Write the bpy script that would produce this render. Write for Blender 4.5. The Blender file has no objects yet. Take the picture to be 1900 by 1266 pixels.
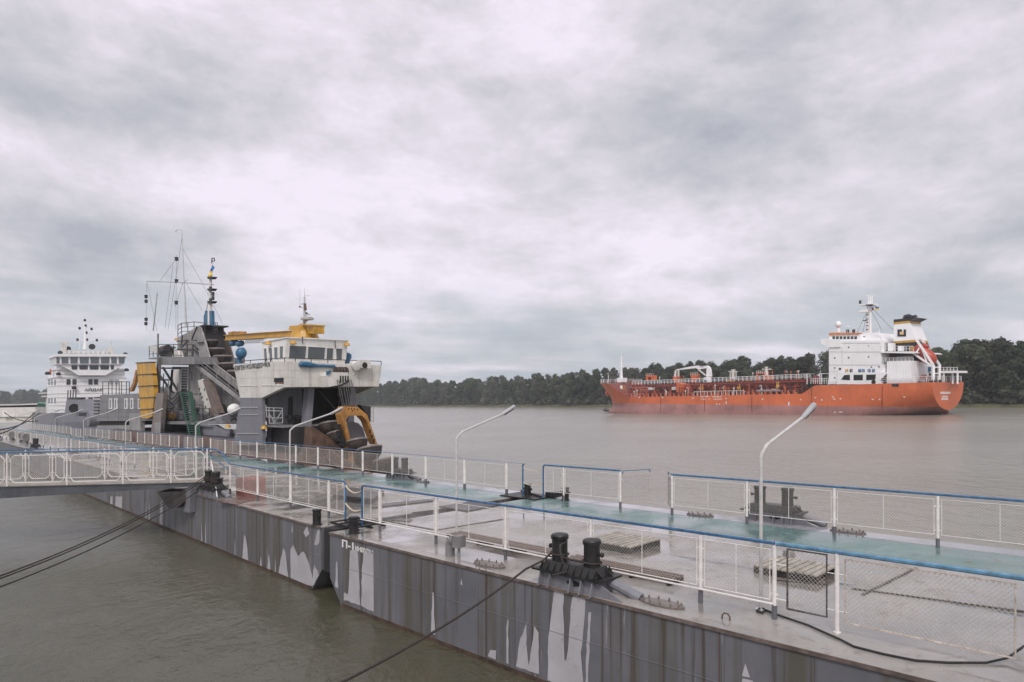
import bpy, bmesh, math, random
from mathutils import Vector
R = math.radians
scene = bpy.context.scene
COL = scene.collection
random.seed(7)
# ---------------------------------------------------------------- survey
# camera at (0,0,H) looking along +Y; the river surface falls slightly to the left (slope K)
F, K, CX, Y0, H = 1270.0, 0.022, 950.0, 737.0, 5.05
DZ = 1.75                                     # pontoon deck above the water
def ground(px, py, z=DZ):
    Y = F * (H - z) / (py - (Y0 - K * (px - CX)))
    return ((px - CX) / F * Y, Y, z)
class Frame:
    """local (a, b, z) axes standing in the world"""
    def __init__(s, o, a):
        n = math.hypot(*a); s.o = o; s.a = (a[0] / n, a[1] / n); s.b = (s.a[1], -s.a[0])
        if s.b[1] < 0 and s.b[0] < 0: s.b = (-s.b[0], -s.b[1])
    def __call__(s, a, b, z):
        return Vector((s.o[0] + a * s.a[0] + b * s.b[0], s.o[1] + a * s.a[1] + b * s.b[1], z))
    def _hit(s, px, py, n, c):
        dx, dz = (px - CX) / F, -(py - (Y0 - K * (px - CX))) / F
        t = (c + s.o[0] * n[0] + s.o[1] * n[1]) / (dx * n[0] + n[1])
        X, Y = dx * t - s.o[0], t - s.o[1]
        return X * s.a[0] + Y * s.a[1], X * s.b[0] + Y * s.b[1], H + dz * t
    def onb(s, px, py, b):                    # survey a point lying on the plane b = const
        r = s._hit(px, py, s.b, b); return (r[0], r[2])
    def ona(s, px, py, a):
        r = s._hit(px, py, s.a, a); return (r[1], r[2])
    def flat(s, px, py, z=DZ):
        x, y, _ = ground(px, py, z); x -= s.o[0]; y -= s.o[1]
        return (x * s.a[0] + y * s.a[1], x * s.b[0] + y * s.b[1])
# ---------------------------------------------------------------- mesh kit
class MB:
    def __init__(s): s.v = []; s.f = []; s.m = []
    def add(s, vs, fs, m=0):
        k = len(s.v); s.v += [tuple(v) for v in vs]
        s.f += [tuple(i + k for i in f) for f in fs]; s.m += [m] * len(fs); return s
    def loft(s, A, B, m=0, caps=True):
        n = len(A); fs = [(i, (i + 1) % n, n + (i + 1) % n, n + i) for i in range(n)]
        if caps: fs += [tuple(range(n))[::-1], tuple(range(n, 2 * n))]
        return s.add(list(A) + list(B), fs, m)
    def box(s, f, a0, a1, b0, b1, z0, z1, m=0):
        A = [f(a0, b0, z0), f(a1, b0, z0), f(a1, b1, z0), f(a0, b1, z0)]
        B = [f(a0, b0, z1), f(a1, b0, z1), f(a1, b1, z1), f(a0, b1, z1)]
        return s.loft(A, B, m)
    def pb(s, f, poly, b0, b1, m=0):          # (a,z) outline pushed along b
        return s.loft([f(a, b0, z) for a, z in poly], [f(a, b1, z) for a, z in poly], m)
    def pa(s, f, poly, a0, a1, m=0):          # (b,z) outline pushed along a
        return s.loft([f(a0, b, z) for b, z in poly], [f(a1, b, z) for b, z in poly], m)
    def pz(s, f, poly, z0, z1, m=0):          # (a,b) outline pushed up
        return s.loft([f(a, b, z0) for a, b in poly], [f(a, b, z1) for a, b in poly], m)
    def tube(s, pts, r, n=6, m=0, caps=True):
        P = [Vector(p) for p in pts]
        P = [p for i, p in enumerate(P) if i == 0 or (p - P[i - 1]).length > 1e-5]
        if len(P) < 2: return s
        rs = r if isinstance(r, (list, tuple)) else [r] * len(P)
        vs = []; side = None
        for i, p in enumerate(P):
            t = ((P[min(i + 1, len(P) - 1)] - p).normalized() + (p - P[max(i - 1, 0)]).normalized())
            t = t.normalized() if t.length > 1e-6 else Vector((0, 0, 1))
            if side is None:
                side = t.cross(Vector((0, 0, 1)) if abs(t.z) < .95 else Vector((1, 0, 0))).normalized()
            side = (side - t * side.dot(t)).normalized(); up = side.cross(t)
            for k in range(n):
                a = 2 * math.pi * (k + .5) / n
                vs.append(p + side * (math.cos(a) * rs[i]) + up * (math.sin(a) * rs[i]))
        fs = [(i * n + k, i * n + (k + 1) % n, (i + 1) * n + (k + 1) % n, (i + 1) * n + k) for i in range(len(P) - 1) for k in range(n)]
        if caps: fs += [tuple(range(n))[::-1], tuple(range((len(P) - 1) * n, len(P) * n))]
        return s.add(vs, fs, m)
    def bar(s, p, q, w, h=None, m=0):         # square bar
        return s.tube([p, q], (w if h is None else (w + h) / 2) * .7071, 4, m)
    def lathe(s, c, prof, n=16, axis=(0, 0, 1), m=0):
        ax = Vector(axis).normalized()
        x = ax.cross(Vector((0, 0, 1)) if abs(ax.z) < .9 else Vector((1, 0, 0))).normalized(); y = ax.cross(x)
        c = Vector(c); vs = []
        for r, h in prof:
            for k in range(n):
                t = 2 * math.pi * k / n
                vs.append(c + ax * h + x * (r * math.cos(t)) + y * (r * math.sin(t)))
        fs = [(i * n + k, i * n + (k + 1) % n, (i + 1) * n + (k + 1) % n, (i + 1) * n + k) for i in range(len(prof) - 1) for k in range(n)]
        if prof[0][0] > 1e-4: fs.append(tuple(range(n))[::-1])
        if prof[-1][0] > 1e-4: fs.append(tuple(range((len(prof) - 1) * n, len(prof) * n)))
        return s.add(vs, fs, m)
    def ball(s, c, r, n=12, m=0, sz=1.0):
        k = n // 2
        return s.lathe(c, [(max(r * math.sin(math.pi * i / k), 1e-5), -r * sz * math.cos(math.pi * i / k)) for i in range(k + 1)], n, m=m)
    def build(s, name, mats, parent=None, smooth=False, origin=None):
        o_ = Vector(parent['_o']) if parent is not None else Vector(origin if origin is not None else (0, 0, 0))
        me = bpy.data.meshes.new(name)
        me.from_pydata([Vector(v) - o_ for v in s.v], [], s.f)
        mats = mats if isinstance(mats, (list, tuple)) else [mats]
        for x in mats: me.materials.append(x)
        me.polygons.foreach_set('material_index', [min(i, len(mats) - 1) for i in s.m])
        bm = bmesh.new(); bm.from_mesh(me); bmesh.ops.recalc_face_normals(bm, faces=bm.faces); bm.to_mesh(me); bm.free()
        if smooth:
            for p in me.polygons: p.use_smooth = True
            me.set_sharp_from_angle(angle=R(38))
        o = bpy.data.objects.new(name, me); COL.objects.link(o)
        if parent is not None: o.parent = parent
        else: o.location = o_
        o['_o'] = tuple(o_)
        return o
def tag(o, label=None, cat=None, group=None, kind=None):
    if label: o['label'] = label
    if cat: o['category'] = cat
    if group: o['group'] = group
    if kind: o['kind'] = kind
    return o
def thing(name, label, cat, at, group=None):
    o = bpy.data.objects.new(name, None); COL.objects.link(o); o.location = at; o['_o'] = tuple(at)
    o.empty_display_size = .2
    return tag(o, label, cat, group)
def dup(root, at, label, group=None):
    def cp(o, par):
        c = o.copy(); COL.objects.link(c)
        if par is not None: c.parent = par
        for ch in kids(o): cp(ch, c)
        return c
    kids = lambda o: [x for x in list(bpy.data.objects) if x.parent == o]
    r = cp(root, None); r.location = at; r['_o'] = tuple(at); r['label'] = label
    if group: r['group'] = group
    return r
def lettering(f, text, a0, a1, z0, z1, b, axis='a', flip=True, bold=.02):
    """flat letters fitted into a rectangle of a plane: returns an MB"""
    cu = bpy.data.curves.new('letters', 'FONT'); cu.body = text; cu.size = 1; cu.offset = bold; cu.resolution_u = 2; cu.extrude = .02
    o = bpy.data.objects.new('letters', cu); COL.objects.link(o); bpy.context.view_layer.update()
    ev = o.evaluated_get(bpy.context.evaluated_depsgraph_get()); me = ev.to_mesh()
    xs = [v.co.x for v in me.vertices]; ys = [v.co.y for v in me.vertices]
    x0, x1, y0, y1 = min(xs), max(xs), min(ys), max(ys)
    m = MB(); vs = []
    for v in me.vertices:
        u = a0 + (v.co.x - x0) / (x1 - x0) * (a1 - a0); w = z0 + (v.co.y - y0) / (y1 - y0) * (z1 - z0)
        d = b - .004 - v.co.z * .1
        vs.append(f(u, d, w) if axis == 'a' else f(d, u, w))
    m.add(vs, [tuple(p.vertices) for p in me.polygons])
    ev.to_mesh_clear(); bpy.data.objects.remove(o); bpy.data.curves.remove(cu)
    return m
# ---------------------------------------------------------------- materials
def nodes(name):
    m = bpy.data.materials.new(name); m.use_nodes = True
    nt = m.node_tree; return m, nt, nt.nodes['Principled BSDF']
def N(nt, t, **kw):
    n = nt.nodes.new(t)
    for k, v in kw.items():
        if k in n.inputs: n.inputs[k].default_value = v
        else: setattr(n, k, v)
    return n
def ramp(nt, fac, stops):
    r = nt.nodes.new('ShaderNodeValToRGB'); e = r.color_ramp.elements
    while len(e) < len(stops): e.new(.5)
    for i, (p, c) in enumerate(stops):
        e[i].position = p; e[i].color = (*c, 1) if len(c) == 3 else c
    nt.links.new(fac, r.inputs[0]); return r
def grey(v): return (v, v, v)
def noise(nt, vec, scale, detail=5, rough=.6, dist=0.0):
    n = N(nt, 'ShaderNodeTexNoise'); n.inputs['Scale'].default_value = scale; n.inputs['Detail'].default_value = detail
    n.inputs['Roughness'].default_value = rough; n.inputs['Distortion'].default_value = dist
    nt.links.new(vec, n.inputs['Vector']); return n.outputs['Fac']
def stretch(nt, vec, sx, sy, sz):
    mp = N(nt, 'ShaderNodeMapping'); mp.inputs['Scale'].default_value = (sx, sy, sz)
    nt.links.new(vec, mp.inputs['Vector']); return mp.outputs[0]
def mixc(nt, fac, a, b):
    mx = nt.nodes.new('ShaderNodeMix'); mx.data_type = 'RGBA'
    for s, v in ((0, fac), (6, a), (7, b)):
        if hasattr(v, 'links') or hasattr(v, 'is_linked'): nt.links.new(v, mx.inputs[s])
        else: mx.inputs[s].default_value = v if s == 0 else (*v, 1)
    return mx.outputs[2]
def paint(name, col, rough=.5, wear=.35, wearcol=(.09, .055, .035), streak=None, scale=1.5, var=.12, metal=0.0, bump=.1, spec=.5):
    """weathered paint: broad tone variation, vertical dirt runs, rust specks"""
    m, nt, bs = nodes(name)
    tc = N(nt, 'ShaderNodeTexCoord').outputs['Object']
    n1 = noise(nt, tc, scale, 6, .65)
    dark = tuple(max(0, c * (1 - 2.2 * var)) for c in col); lite = tuple(min(.9, c * (1 + var)) for c in col)
    base = ramp(nt, n1, [(.3, dark), (.7, lite)]).outputs[0]
    if streak:
        s = noise(nt, stretch(nt, tc, 5, 5, .22), 1.0, 4, .6)
        base = mixc(nt, ramp(nt, s, [(.52, grey(0)), (.72, grey(streak))]).outputs[0], base, wearcol)
    if wear:
        w = noise(nt, tc, scale * 4.3, 8, .72, .5)
        base = mixc(nt, ramp(nt, w, [(.62 - wear * .12, grey(0)), (.70, grey(min(1, wear * 2)))]).outputs[0], base, wearcol)
    nt.links.new(base, bs.inputs['Base Color'])
    nt.links.new(ramp(nt, n1, [(.3, grey(max(0, rough - .12))), (.7, grey(min(1, rough + .12)))]).outputs[0], bs.inputs['Roughness'])
    bs.inputs['Metallic'].default_value = metal; bs.inputs['Specular IOR Level'].default_value = spec
    if bump:
        b = N(nt, 'ShaderNodeBump'); b.inputs['Strength'].default_value = bump; b.inputs['Distance'].default_value = .02
        nt.links.new(noise(nt, tc, 14, 4), b.inputs['Height']); nt.links.new(b.outputs[0], bs.inputs['Normal'])
    return m
WHITE = paint('white_paint', (.74, .73, .70), .45, .22, (.30, .19, .12), .25, 1.2, .06)
OLDWHITE = paint('old_white_paint', (.62, .60, .55), .5, .3, (.22, .13, .08), .35, 1.0, .08)
RAILWHITE = paint('rail_white_paint', (.70, .67, .64), .45, .42, (.33, .22, .15), None, 6, .08)
RAILBLUE = paint('rail_blue_paint', (.035, .13, .26), .35, .3, (.16, .24, .30), None, 9, .25, spec=.7)
SOCKET = paint('socket_grey_paint', (.12, .12, .13), .5, .2)
BLACK = paint('black_bitumen', (.018, .017, .016), .42, .3, (.05, .035, .028), None, 5, .3, bump=.25)
RUST = paint('rusted_steel', (.13, .075, .05), .7, .6, (.05, .03, .022), .4, 3, .3, bump=.4)
DARKSTEEL = paint('dark_steel', (.032, .030, .031), .55, .4, (.09, .06, .045), .4, 2, .25)
GREYP = paint('grey_paint', (.22, .215, .22), .5, .4, (.09, .065, .05), .7, 1.2, .18)
GREYP2 = paint('blue_grey_paint', (.19, .19, .21), .5, .25, (.12, .09, .075), .45, 1.2, .12)
GREYL = paint('light_grey_paint', (.32, .31, .30), .55, .5, (.10, .07, .05), .85, 1.0, .2)
YELLOW = paint('yellow_paint', (.55, .30, .035), .45, .35, (.14, .07, .03), .4, 1.6, .15)
OCHRE = paint('ochre_paint', (.44, .21, .05), .55, .55, (.13, .06, .03), .5, 1.8, .2, bump=.3)
BLUE = paint('blue_machine_paint', (.03, .13, .24), .4, .3, (.03, .05, .07), .3, 3, .2)
GREEN = paint('green_paint', (.02, .07, .045), .5, .3, (.03, .03, .025), None, 3, .2)
BUCKET = paint('worn_bucket_steel', (.045, .036, .032), .6, .5, (.14, .085, .06), .4, 3, .3, bump=.4)
RIM = paint('bare_bucket_rim', (.20, .17, .155), .5, .9, (.06, .045, .04), None, 9, .3)
ROPE = paint('old_rope', (.045, .035, .03), .9, .3, (.09, .075, .06), None, 25, .3, bump=.5)
CREAM = paint('cream_rope', (.55, .47, .36), .9, .3, (.3, .22, .15), None, 25, .15, bump=.5)
GALV = paint('galvanised_steel', (.46, .46, .46), .42, .25, (.30, .27, .24), None, 3, .1, metal=.35)
RUBBER = paint('rubber', (.02, .02, .02), .75, .2, (.05, .045, .04), None, 3, .2)
TIMBER = paint('grey_timber', (.36, .325, .27), .7, .5, (.14, .11, .08), None, 4, .22, bump=.4)
ORANGE = paint('orange_hull_paint', (.60, .145, .052), .5, .22, (.30, .07, .04), .45, .25, .10)
ANTIF = paint('faded_antifouling', (.40, .20, .18), .65, .3, (.22, .08, .075), .45, .2, .2)
DECKRED = paint('deck_red_paint', (.20, .035, .02), .55, .35, (.06, .02, .015), .3, .6, .25)
SHIPWHITE = paint('ship_white_paint', (.80, .79, .79), .4, .1, (.45, .38, .33), .18, .5, .03)
CLAYRED = paint('primer_red_paint', (.26, .09, .065), .6, .25, (.16, .07, .05), None, 4, .15)
FUNBLACK = paint('funnel_black', (.02, .02, .024), .4, .1)
def flatmat(name, col, rough=.5, metal=0.0):
    m, nt, bs = nodes(name)
    tc = N(nt, 'ShaderNodeTexCoord').outputs['Object']
    c = ramp(nt, noise(nt, tc, 3, 3), [(.3, tuple(x * .88 for x in col)), (.7, tuple(min(1, x * 1.08) for x in col))]).outputs[0]
    nt.links.new(c, bs.inputs['Base Color']); bs.inputs['Roughness'].default_value = rough; bs.inputs['Metallic'].default_value = metal
    return m
INK = flatmat('black_lettering', (.03, .03, .035), .6)
CHALK = flatmat('white_lettering', (.72, .70, .68), .6)
FLAGB = flatmat('flag_blue', (.03, .12, .35), .8); FLAGY = flatmat('flag_yellow', (.70, .48, .04), .8)
DARKIN = flatmat('interior_shade', (.016, .015, .015), .9)  # near-black stand-in for the shade inside openings and recesses
def glass(name, tint=(.03, .04, .045)):
    m, nt, bs = nodes(name)
    bs.inputs['Base Color'].default_value = (*tint, 1); bs.inputs['Roughness'].default_value = .06; bs.inputs['IOR'].default_value = 1.5
    bs.inputs['Specular IOR Level'].default_value = .8
    tc = N(nt, 'ShaderNodeTexCoord').outputs['Object']
    b = N(nt, 'ShaderNodeBump'); b.inputs['Strength'].default_value = .05; nt.links.new(noise(nt, tc, 2, 2), b.inputs['Height']); nt.links.new(b.outputs[0], bs.inputs['Normal'])
    return m
GLASS = glass('window_glass', (.10, .115, .125)); DGLASS = glass('dark_window_glass', (.02, .025, .03))
# ---------------------------------------------------------------- world, sun, camera
def build_world():
    w = bpy.data.worlds.new('World'); scene.world = w; w.use_nodes = True
    nt = w.node_tree; bg = nt.nodes['Background']; bg.inputs['Strength'].default_value = .1
    sky = nt.nodes.new('ShaderNodeTexSky'); sky.sky_type = 'NISHITA'; sky.sun_disc = False
    sky.sun_elevation = SUN_EL; sky.sun_rotation = SUN_ROT; sky.air_density = 1.2; sky.dust_density = 2.0
    d = N(nt, 'ShaderNodeTexCoord').outputs['Generated']
    sep = N(nt, 'ShaderNodeSeparateXYZ'); nt.links.new(d, sep.inputs[0])
    def math_(op, a, b=None, c=None):
        n = nt.nodes.new('ShaderNodeMath'); n.operation = op
        for i, v in enumerate((a, b, c)):
            if v is None: continue
            if isinstance(v, (int, float)): n.inputs[i].default_value = v
            else: nt.links.new(v, n.inputs[i])
        return n.outputs[0]
    zz = math_('ADD', math_('MAXIMUM', sep.outputs[2], 0.0), .10)
    px, py = math_('DIVIDE', sep.outputs[0], zz), math_('DIVIDE', sep.outputs[1], zz)
    cmb = N(nt, 'ShaderNodeCombineXYZ'); nt.links.new(px, cmb.inputs[0]); nt.links.new(py, cmb.inputs[1]); cmb.inputs[2].default_value = 3.7
    p = cmb.outputs[0]
    warp = nt.nodes.new('ShaderNodeMapping'); warp.inputs['Rotation'].default_value = (0, 0, R(-32)); nt.links.new(p, warp.inputs['Vector']); pw = warp.outputs[0]
    big = noise(nt, stretch(nt, pw, .34, .62, 1), 1.0, 4, .5, .5)
    mid = noise(nt, stretch(nt, pw, 1.0, 1.2, 1), 1.0, 7, .52, .15)
    puff = noise(nt, stretch(nt, d, 3.8, 3.8, 8.0), 1.0, 12, .61, .18)
    fine = noise(nt, stretch(nt, d, 11, 11, 19), 1.0, 10, .66, .25)
    def lobe(v, power):
        v = Vector(v).normalized()
        dt = nt.nodes.new('ShaderNodeVectorMath'); dt.operation = 'DOT_PRODUCT'; nt.links.new(d, dt.inputs[0]); dt.inputs[1].default_value = v
        return math_('POWER', math_('MAXIMUM', dt.outputs['Value'], 0.0), power)
    glow = lobe(((620 - CX) / F, 1, (737 - 250) / F), 9)
    t = math_('ADD', math_('ADD', math_('MULTIPLY', big, 1.0), math_('MULTIPLY', mid, .62)), math_('MULTIPLY', puff, 1.15))
    t = math_('ADD', t, math_('MULTIPLY', fine, .42))
    t = math_('ADD', t, math_('MULTIPLY', glow, .22))
    t = math_('SUBTRACT', t, 1.17)
    cloud = ramp(nt, t, [(.20, (4.25, 4.35, 4.9)), (.38, (5.5, 5.45, 5.95)), (.54, (6.9, 6.55, 7.15)), (.76, (8.9, 8.15, 9.2))]).outputs[0]
    # unseen sky overhead and behind the viewer, brightened as added fill light
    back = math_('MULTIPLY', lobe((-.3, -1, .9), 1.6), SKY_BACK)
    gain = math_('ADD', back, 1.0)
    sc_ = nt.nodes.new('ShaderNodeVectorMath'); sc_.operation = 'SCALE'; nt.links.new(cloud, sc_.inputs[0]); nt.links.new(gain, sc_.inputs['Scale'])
    # thin breaks of blue low over the far bank
    low = math_('SUBTRACT', 1.0, math_('MULTIPLY', math_('MAXIMUM', sep.outputs[2], 0.0), 3.2))
    gap = math_('MULTIPLY', math_('MAXIMUM', low, 0.0), math_('SUBTRACT', 1.15, mid))
    fac = math_('MULTIPLY', ramp(nt, gap, [(.28, grey(0)), (.70, grey(.75))]).outputs[0], 1.0)
    hz = nt.nodes.new('ShaderNodeMix'); hz.data_type = 'RGBA'; nt.links.new(fac, hz.inputs[0]); nt.links.new(sc_.outputs[0], hz.inputs[6]); hz.inputs[7].default_value = (4.3, 4.95, 5.6, 1)
    mx = nt.nodes.new('ShaderNodeMix'); mx.data_type = 'RGBA'; mx.inputs[0].default_value = .93
    nt.links.new(sky.outputs[0], mx.inputs[6]); nt.links.new(hz.outputs[2], mx.inputs[7])
    nt.links.new(mx.outputs[2], bg.inputs['Color'])
SUN_EL, SUN_AZ = R(46), R(186)                # azimuth clockwise from +Y: behind the camera, a little left
SUN_ROT = SUN_AZ
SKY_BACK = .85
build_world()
sd = bpy.data.lights.new('sun', 'SUN'); sd.energy = 1.7; sd.angle = R(14); sd.color = (1, .96, .90)
so = bpy.data.objects.new('sun', sd); COL.objects.link(so)
_dir = Vector((math.sin(SUN_AZ) * math.cos(SUN_EL), math.cos(SUN_AZ) * math.cos(SUN_EL), math.sin(SUN_EL)))
so.rotation_euler = _dir.to_track_quat('Z', 'Y').to_euler(); so.location = (0, -20, 60)
cam = bpy.data.cameras.new('camera'); co = bpy.data.objects.new('camera', cam); COL.objects.link(co)
co.location = (0, 0, H); co.rotation_euler = (R(90), 0, 0)
cam.sensor_width = 36; cam.lens = 36 * F / 1900; cam.shift_y = (Y0 - 633) / 1900; cam.clip_end = 8000; cam.clip_start = .1
scene.camera = co
scene.view_settings.view_transform = 'Standard'; scene.view_settings.look = 'None'; scene.view_settings.exposure = .12; scene.view_settings.gamma = 1
# ---------------------------------------------------------------- river and far bank
def water_mat():
    m, nt, bs = nodes('river_water')
    tc = N(nt, 'ShaderNodeTexCoord').outputs['Object']
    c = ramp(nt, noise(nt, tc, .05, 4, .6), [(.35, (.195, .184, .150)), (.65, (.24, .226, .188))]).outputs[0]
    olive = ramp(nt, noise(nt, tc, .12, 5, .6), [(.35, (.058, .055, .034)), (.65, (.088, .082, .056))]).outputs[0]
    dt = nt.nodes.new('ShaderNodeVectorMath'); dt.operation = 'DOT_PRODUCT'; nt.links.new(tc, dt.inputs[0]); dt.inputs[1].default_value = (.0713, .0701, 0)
    side = ramp(nt, dt.outputs['Value'], [(.80, grey(0)), (1.0, grey(1))])           # olive water inside pontoons; silty outside, its pale base standing in for sky sheen
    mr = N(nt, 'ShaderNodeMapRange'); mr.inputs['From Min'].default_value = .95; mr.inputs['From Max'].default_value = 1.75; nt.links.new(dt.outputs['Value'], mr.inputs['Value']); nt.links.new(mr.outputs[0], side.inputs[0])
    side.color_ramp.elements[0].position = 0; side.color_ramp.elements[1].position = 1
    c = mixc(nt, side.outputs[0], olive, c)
    nt.links.new(c, bs.inputs['Base Color']); bs.inputs['Roughness'].default_value = .24; bs.inputs['Specular IOR Level'].default_value = .62; bs.inputs['IOR'].default_value = 1.333
    h1 = noise(nt, stretch(nt, tc, 1.0, .55, 1), 1.1, 5, .6, .4)
    h2 = noise(nt, stretch(nt, tc, 1.0, .7, 1), 4.5, 4, .6, .2)
    big = noise(nt, tc, .06, 3, .5)
    calm = ramp(nt, big, [(.35, grey(.35)), (.65, grey(1))]).outputs[0]
    b1 = N(nt, 'ShaderNodeBump'); b1.inputs['Distance'].default_value = .22; nt.links.new(calm, b1.inputs['Strength']); nt.links.new(h1, b1.inputs['Height'])
    b2 = N(nt, 'ShaderNodeBump'); b2.inputs['Distance'].default_value = .04; nt.links.new(calm, b2.inputs['Strength']); nt.links.new(h2, b2.inputs['Height'])
    nt.links.new(b1.outputs[0], b2.inputs['Normal']); nt.links.new(b2.outputs[0], bs.inputs['Normal'])
    return m
ID = lambda x, y, z: Vector((x, y, z))
w = MB(); w.add([(-2500, -60, 0), (1500, -60, 0), (1500, 3500, 0), (-2500, 3500, 0)], [(0, 1, 2, 3)])
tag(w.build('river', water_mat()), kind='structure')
BANK = [(230, -20), (190, 40), (160, 95), (134, 132), (108, 170), (76, 220), (43, 274), (6, 336), (-30, 400), (-70, 470), (-112, 552), (-220, 630), (-340, 665), (-480, 690), (-700, 700), (-1100, 700)]
def bank_point(t):                            # t in index units
    i = max(0, min(len(BANK) - 2, int(t))); q = t - i
    return (BANK[i][0] * (1 - q) + BANK[i + 1][0] * q, BANK[i][1] * (1 - q) + BANK[i + 1][1] * q)
def bank_normal(t):                           # away from the river
    i = max(0, min(len(BANK) - 2, int(t))); dx, dy = BANK[i + 1][0] - BANK[i][0], BANK[i + 1][1] - BANK[i][1]
    n = math.hypot(dx, dy); return (dy / n, -dx / n)
def bank_mat():
    m, nt, bs = nodes('bank_grass')
    tc = N(nt, 'ShaderNodeTexCoord').outputs['Object']
    c = ramp(nt, noise(nt, tc, .5, 6, .7), [(.3, (.06, .062, .035)), (.55, (.10, .10, .055)), (.75, (.14, .125, .08))]).outputs[0]
    nt.links.new(c, bs.inputs['Base Color']); bs.inputs['Roughness'].default_value = .95; bs.inputs['Specular IOR Level'].default_value = .1
    return m
g = MB(); prof = [(-3, -.6), (0, .05), (1.2, .7), (4, 1.0), (14, 1.6), (60, 2.2), (700, 3.0)]
ts = [i * .5 for i in range(2 * len(BANK) - 1)]
for t in ts:
    x, y = bank_point(t); n1, n2 = bank_normal(max(0, t - .5)), bank_normal(min(len(BANK) - 1.01, t + .01)); nx, ny = (n1[0] + n2[0]) / 2, (n1[1] + n2[1]) / 2
    for o, z in prof:
        j = (random.uniform(-.8, .8) if o < 14 else 0) if y < 600 else 0
        g.v.append((x + nx * (o + j), y + ny * (o + j), z + (random.uniform(-.1, .15) if 0 < o < 20 else 0)))
n = len(prof)
for i in range(len(ts) - 1):
    for k in range(n - 1):
        g.f.append((i * n + k, (i + 1) * n + k, (i + 1) * n + k + 1, i * n + k + 1)); g.m.append(0)
tag(g.build('far_bank', bank_mat(), smooth=True), kind='structure')

hz_ = MB(); hz_.box(ID, -2650, 1650, -120, 3650, -2.2, 34)
def haze_mat():
    m = bpy.data.materials.new('haze_air'); m.use_nodes = True; nt = m.node_tree
    nt.nodes.remove(nt.nodes['Principled BSDF'])
    v = nt.nodes.new('ShaderNodeVolumePrincipled'); v.inputs['Color'].default_value = (.86, .90, .95, 1); v.inputs['Density'].default_value = HAZE
    nt.links.new(v.outputs[0], nt.nodes['Material Output'].inputs['Volume']); return m
HAZE = .00034
tag(hz_.build('haze', haze_mat()), kind='stuff')
# ---------------------------------------------------------------- trees
def leaf_mat(name, a, b, c):
    m, nt, bs = nodes(name)
    tc = N(nt, 'ShaderNodeTexCoord').outputs['Object']
    oi = N(nt, 'ShaderNodeObjectInfo').outputs['Random']
    base = ramp(nt, noise(nt, tc, .9, 4, .7), [(.32, a), (.55, b), (.75, c)]).outputs[0]
    hs = N(nt, 'ShaderNodeHueSaturation'); nt.links.new(base, hs.inputs['Color'])
    mr = N(nt, 'ShaderNodeMapRange'); mr.inputs['To Min'].default_value = .72; mr.inputs['To Max'].default_value = 1.3; nt.links.new(oi, mr.inputs['Value']); nt.links.new(mr.outputs[0], hs.inputs['Value'])
    mh = N(nt, 'ShaderNodeMapRange'); mh.inputs['To Min'].default_value = .47; mh.inputs['To Max'].default_value = .52; nt.links.new(oi, mh.inputs['Value']); nt.links.new(mh.outputs[0], hs.inputs['Hue'])
    nt.links.new(hs.outputs[0], bs.inputs['Base Color']); bs.inputs['Roughness'].default_value = .7; bs.inputs['Specular IOR Level'].default_value = .25
    tr = N(nt, 'ShaderNodeBsdfTranslucent'); nt.links.new(hs.outputs[0], tr.inputs['Color']); mx = N(nt, 'ShaderNodeMixShader'); mx.inputs[0].default_value = .38
    nt.links.new(bs.outputs[0], mx.inputs[1]); nt.links.new(tr.outputs[0], mx.inputs[2]); nt.links.new(mx.outputs[0], nt.nodes['Material Output'].inputs['Surface'])
    return m
LEAF = [leaf_mat('willow_leaves', (.050, .062, .036), (.092, .108, .062), (.150, .162, .108)),
        leaf_mat('poplar_leaves', (.038, .050, .030), (.070, .085, .050), (.115, .128, .080)),
        leaf_mat('grey_willow_leaves', (.075, .084, .058), (.130, .140, .100), (.190, .195, .150))]
BARK = paint('bark', (.10, .085, .065), .9, .3, (.05, .04, .03), None, 2, .3)
def crown_mesh(seed, H_, Rr, low, nl, leaves, tall):
    """many small leaf faces on irregular lobes spread through a crown"""
    rnd = random.Random(seed); m = MB()
    lobes = []
    for i in range(nl):
        h = low + (H_ - low) * ((i + rnd.random()) / nl) ** .85
        q = (h - low) / (H_ - low)
        env = Rr * (math.sin(math.pi * min(1, .18 + q * .80)) ** .7) * (1 if not tall else .8)
        an = rnd.uniform(0, 2 * math.pi); rr = env * math.sqrt(rnd.random()) * .85
        lobes.append((Vector((rr * math.cos(an), rr * math.sin(an), h - .4)), Rr * rnd.uniform(.26, .46) * (1.05 - .35 * q)))
    for c, r in lobes:
        for k in range(leaves):
            d = Vector((rnd.gauss(0, 1), rnd.gauss(0, 1), rnd.gauss(.25, 1))).normalized()
            p = c + Vector((d.x, d.y, d.z * .85)) * (r * (1 - abs(rnd.gauss(0, .16))))
            if rnd.random() < .10: p += d * r * rnd.uniform(.1, .45)
            if p.z < .4: p.z = .4 + rnd.random()
            nrm = (d + Vector((rnd.gauss(0, .45), rnd.gauss(0, .45), rnd.gauss(0, .45)))).normalized()
            t = nrm.cross(Vector((rnd.gauss(0, 1), rnd.gauss(0, 1), rnd.gauss(0, 1)))).normalized(); b = nrm.cross(t)
            s = rnd.uniform(.16, .42) * (1 if leaves > 150 else 1.35)
            m.add([p - t * s - b * s * .5, p + t * s * .2 - b * s * .62, p + t * s + b * s * .1, p - t * s * .1 + b * s * .6], [(0, 1, 2, 3)])
    return m, lobes
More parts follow.
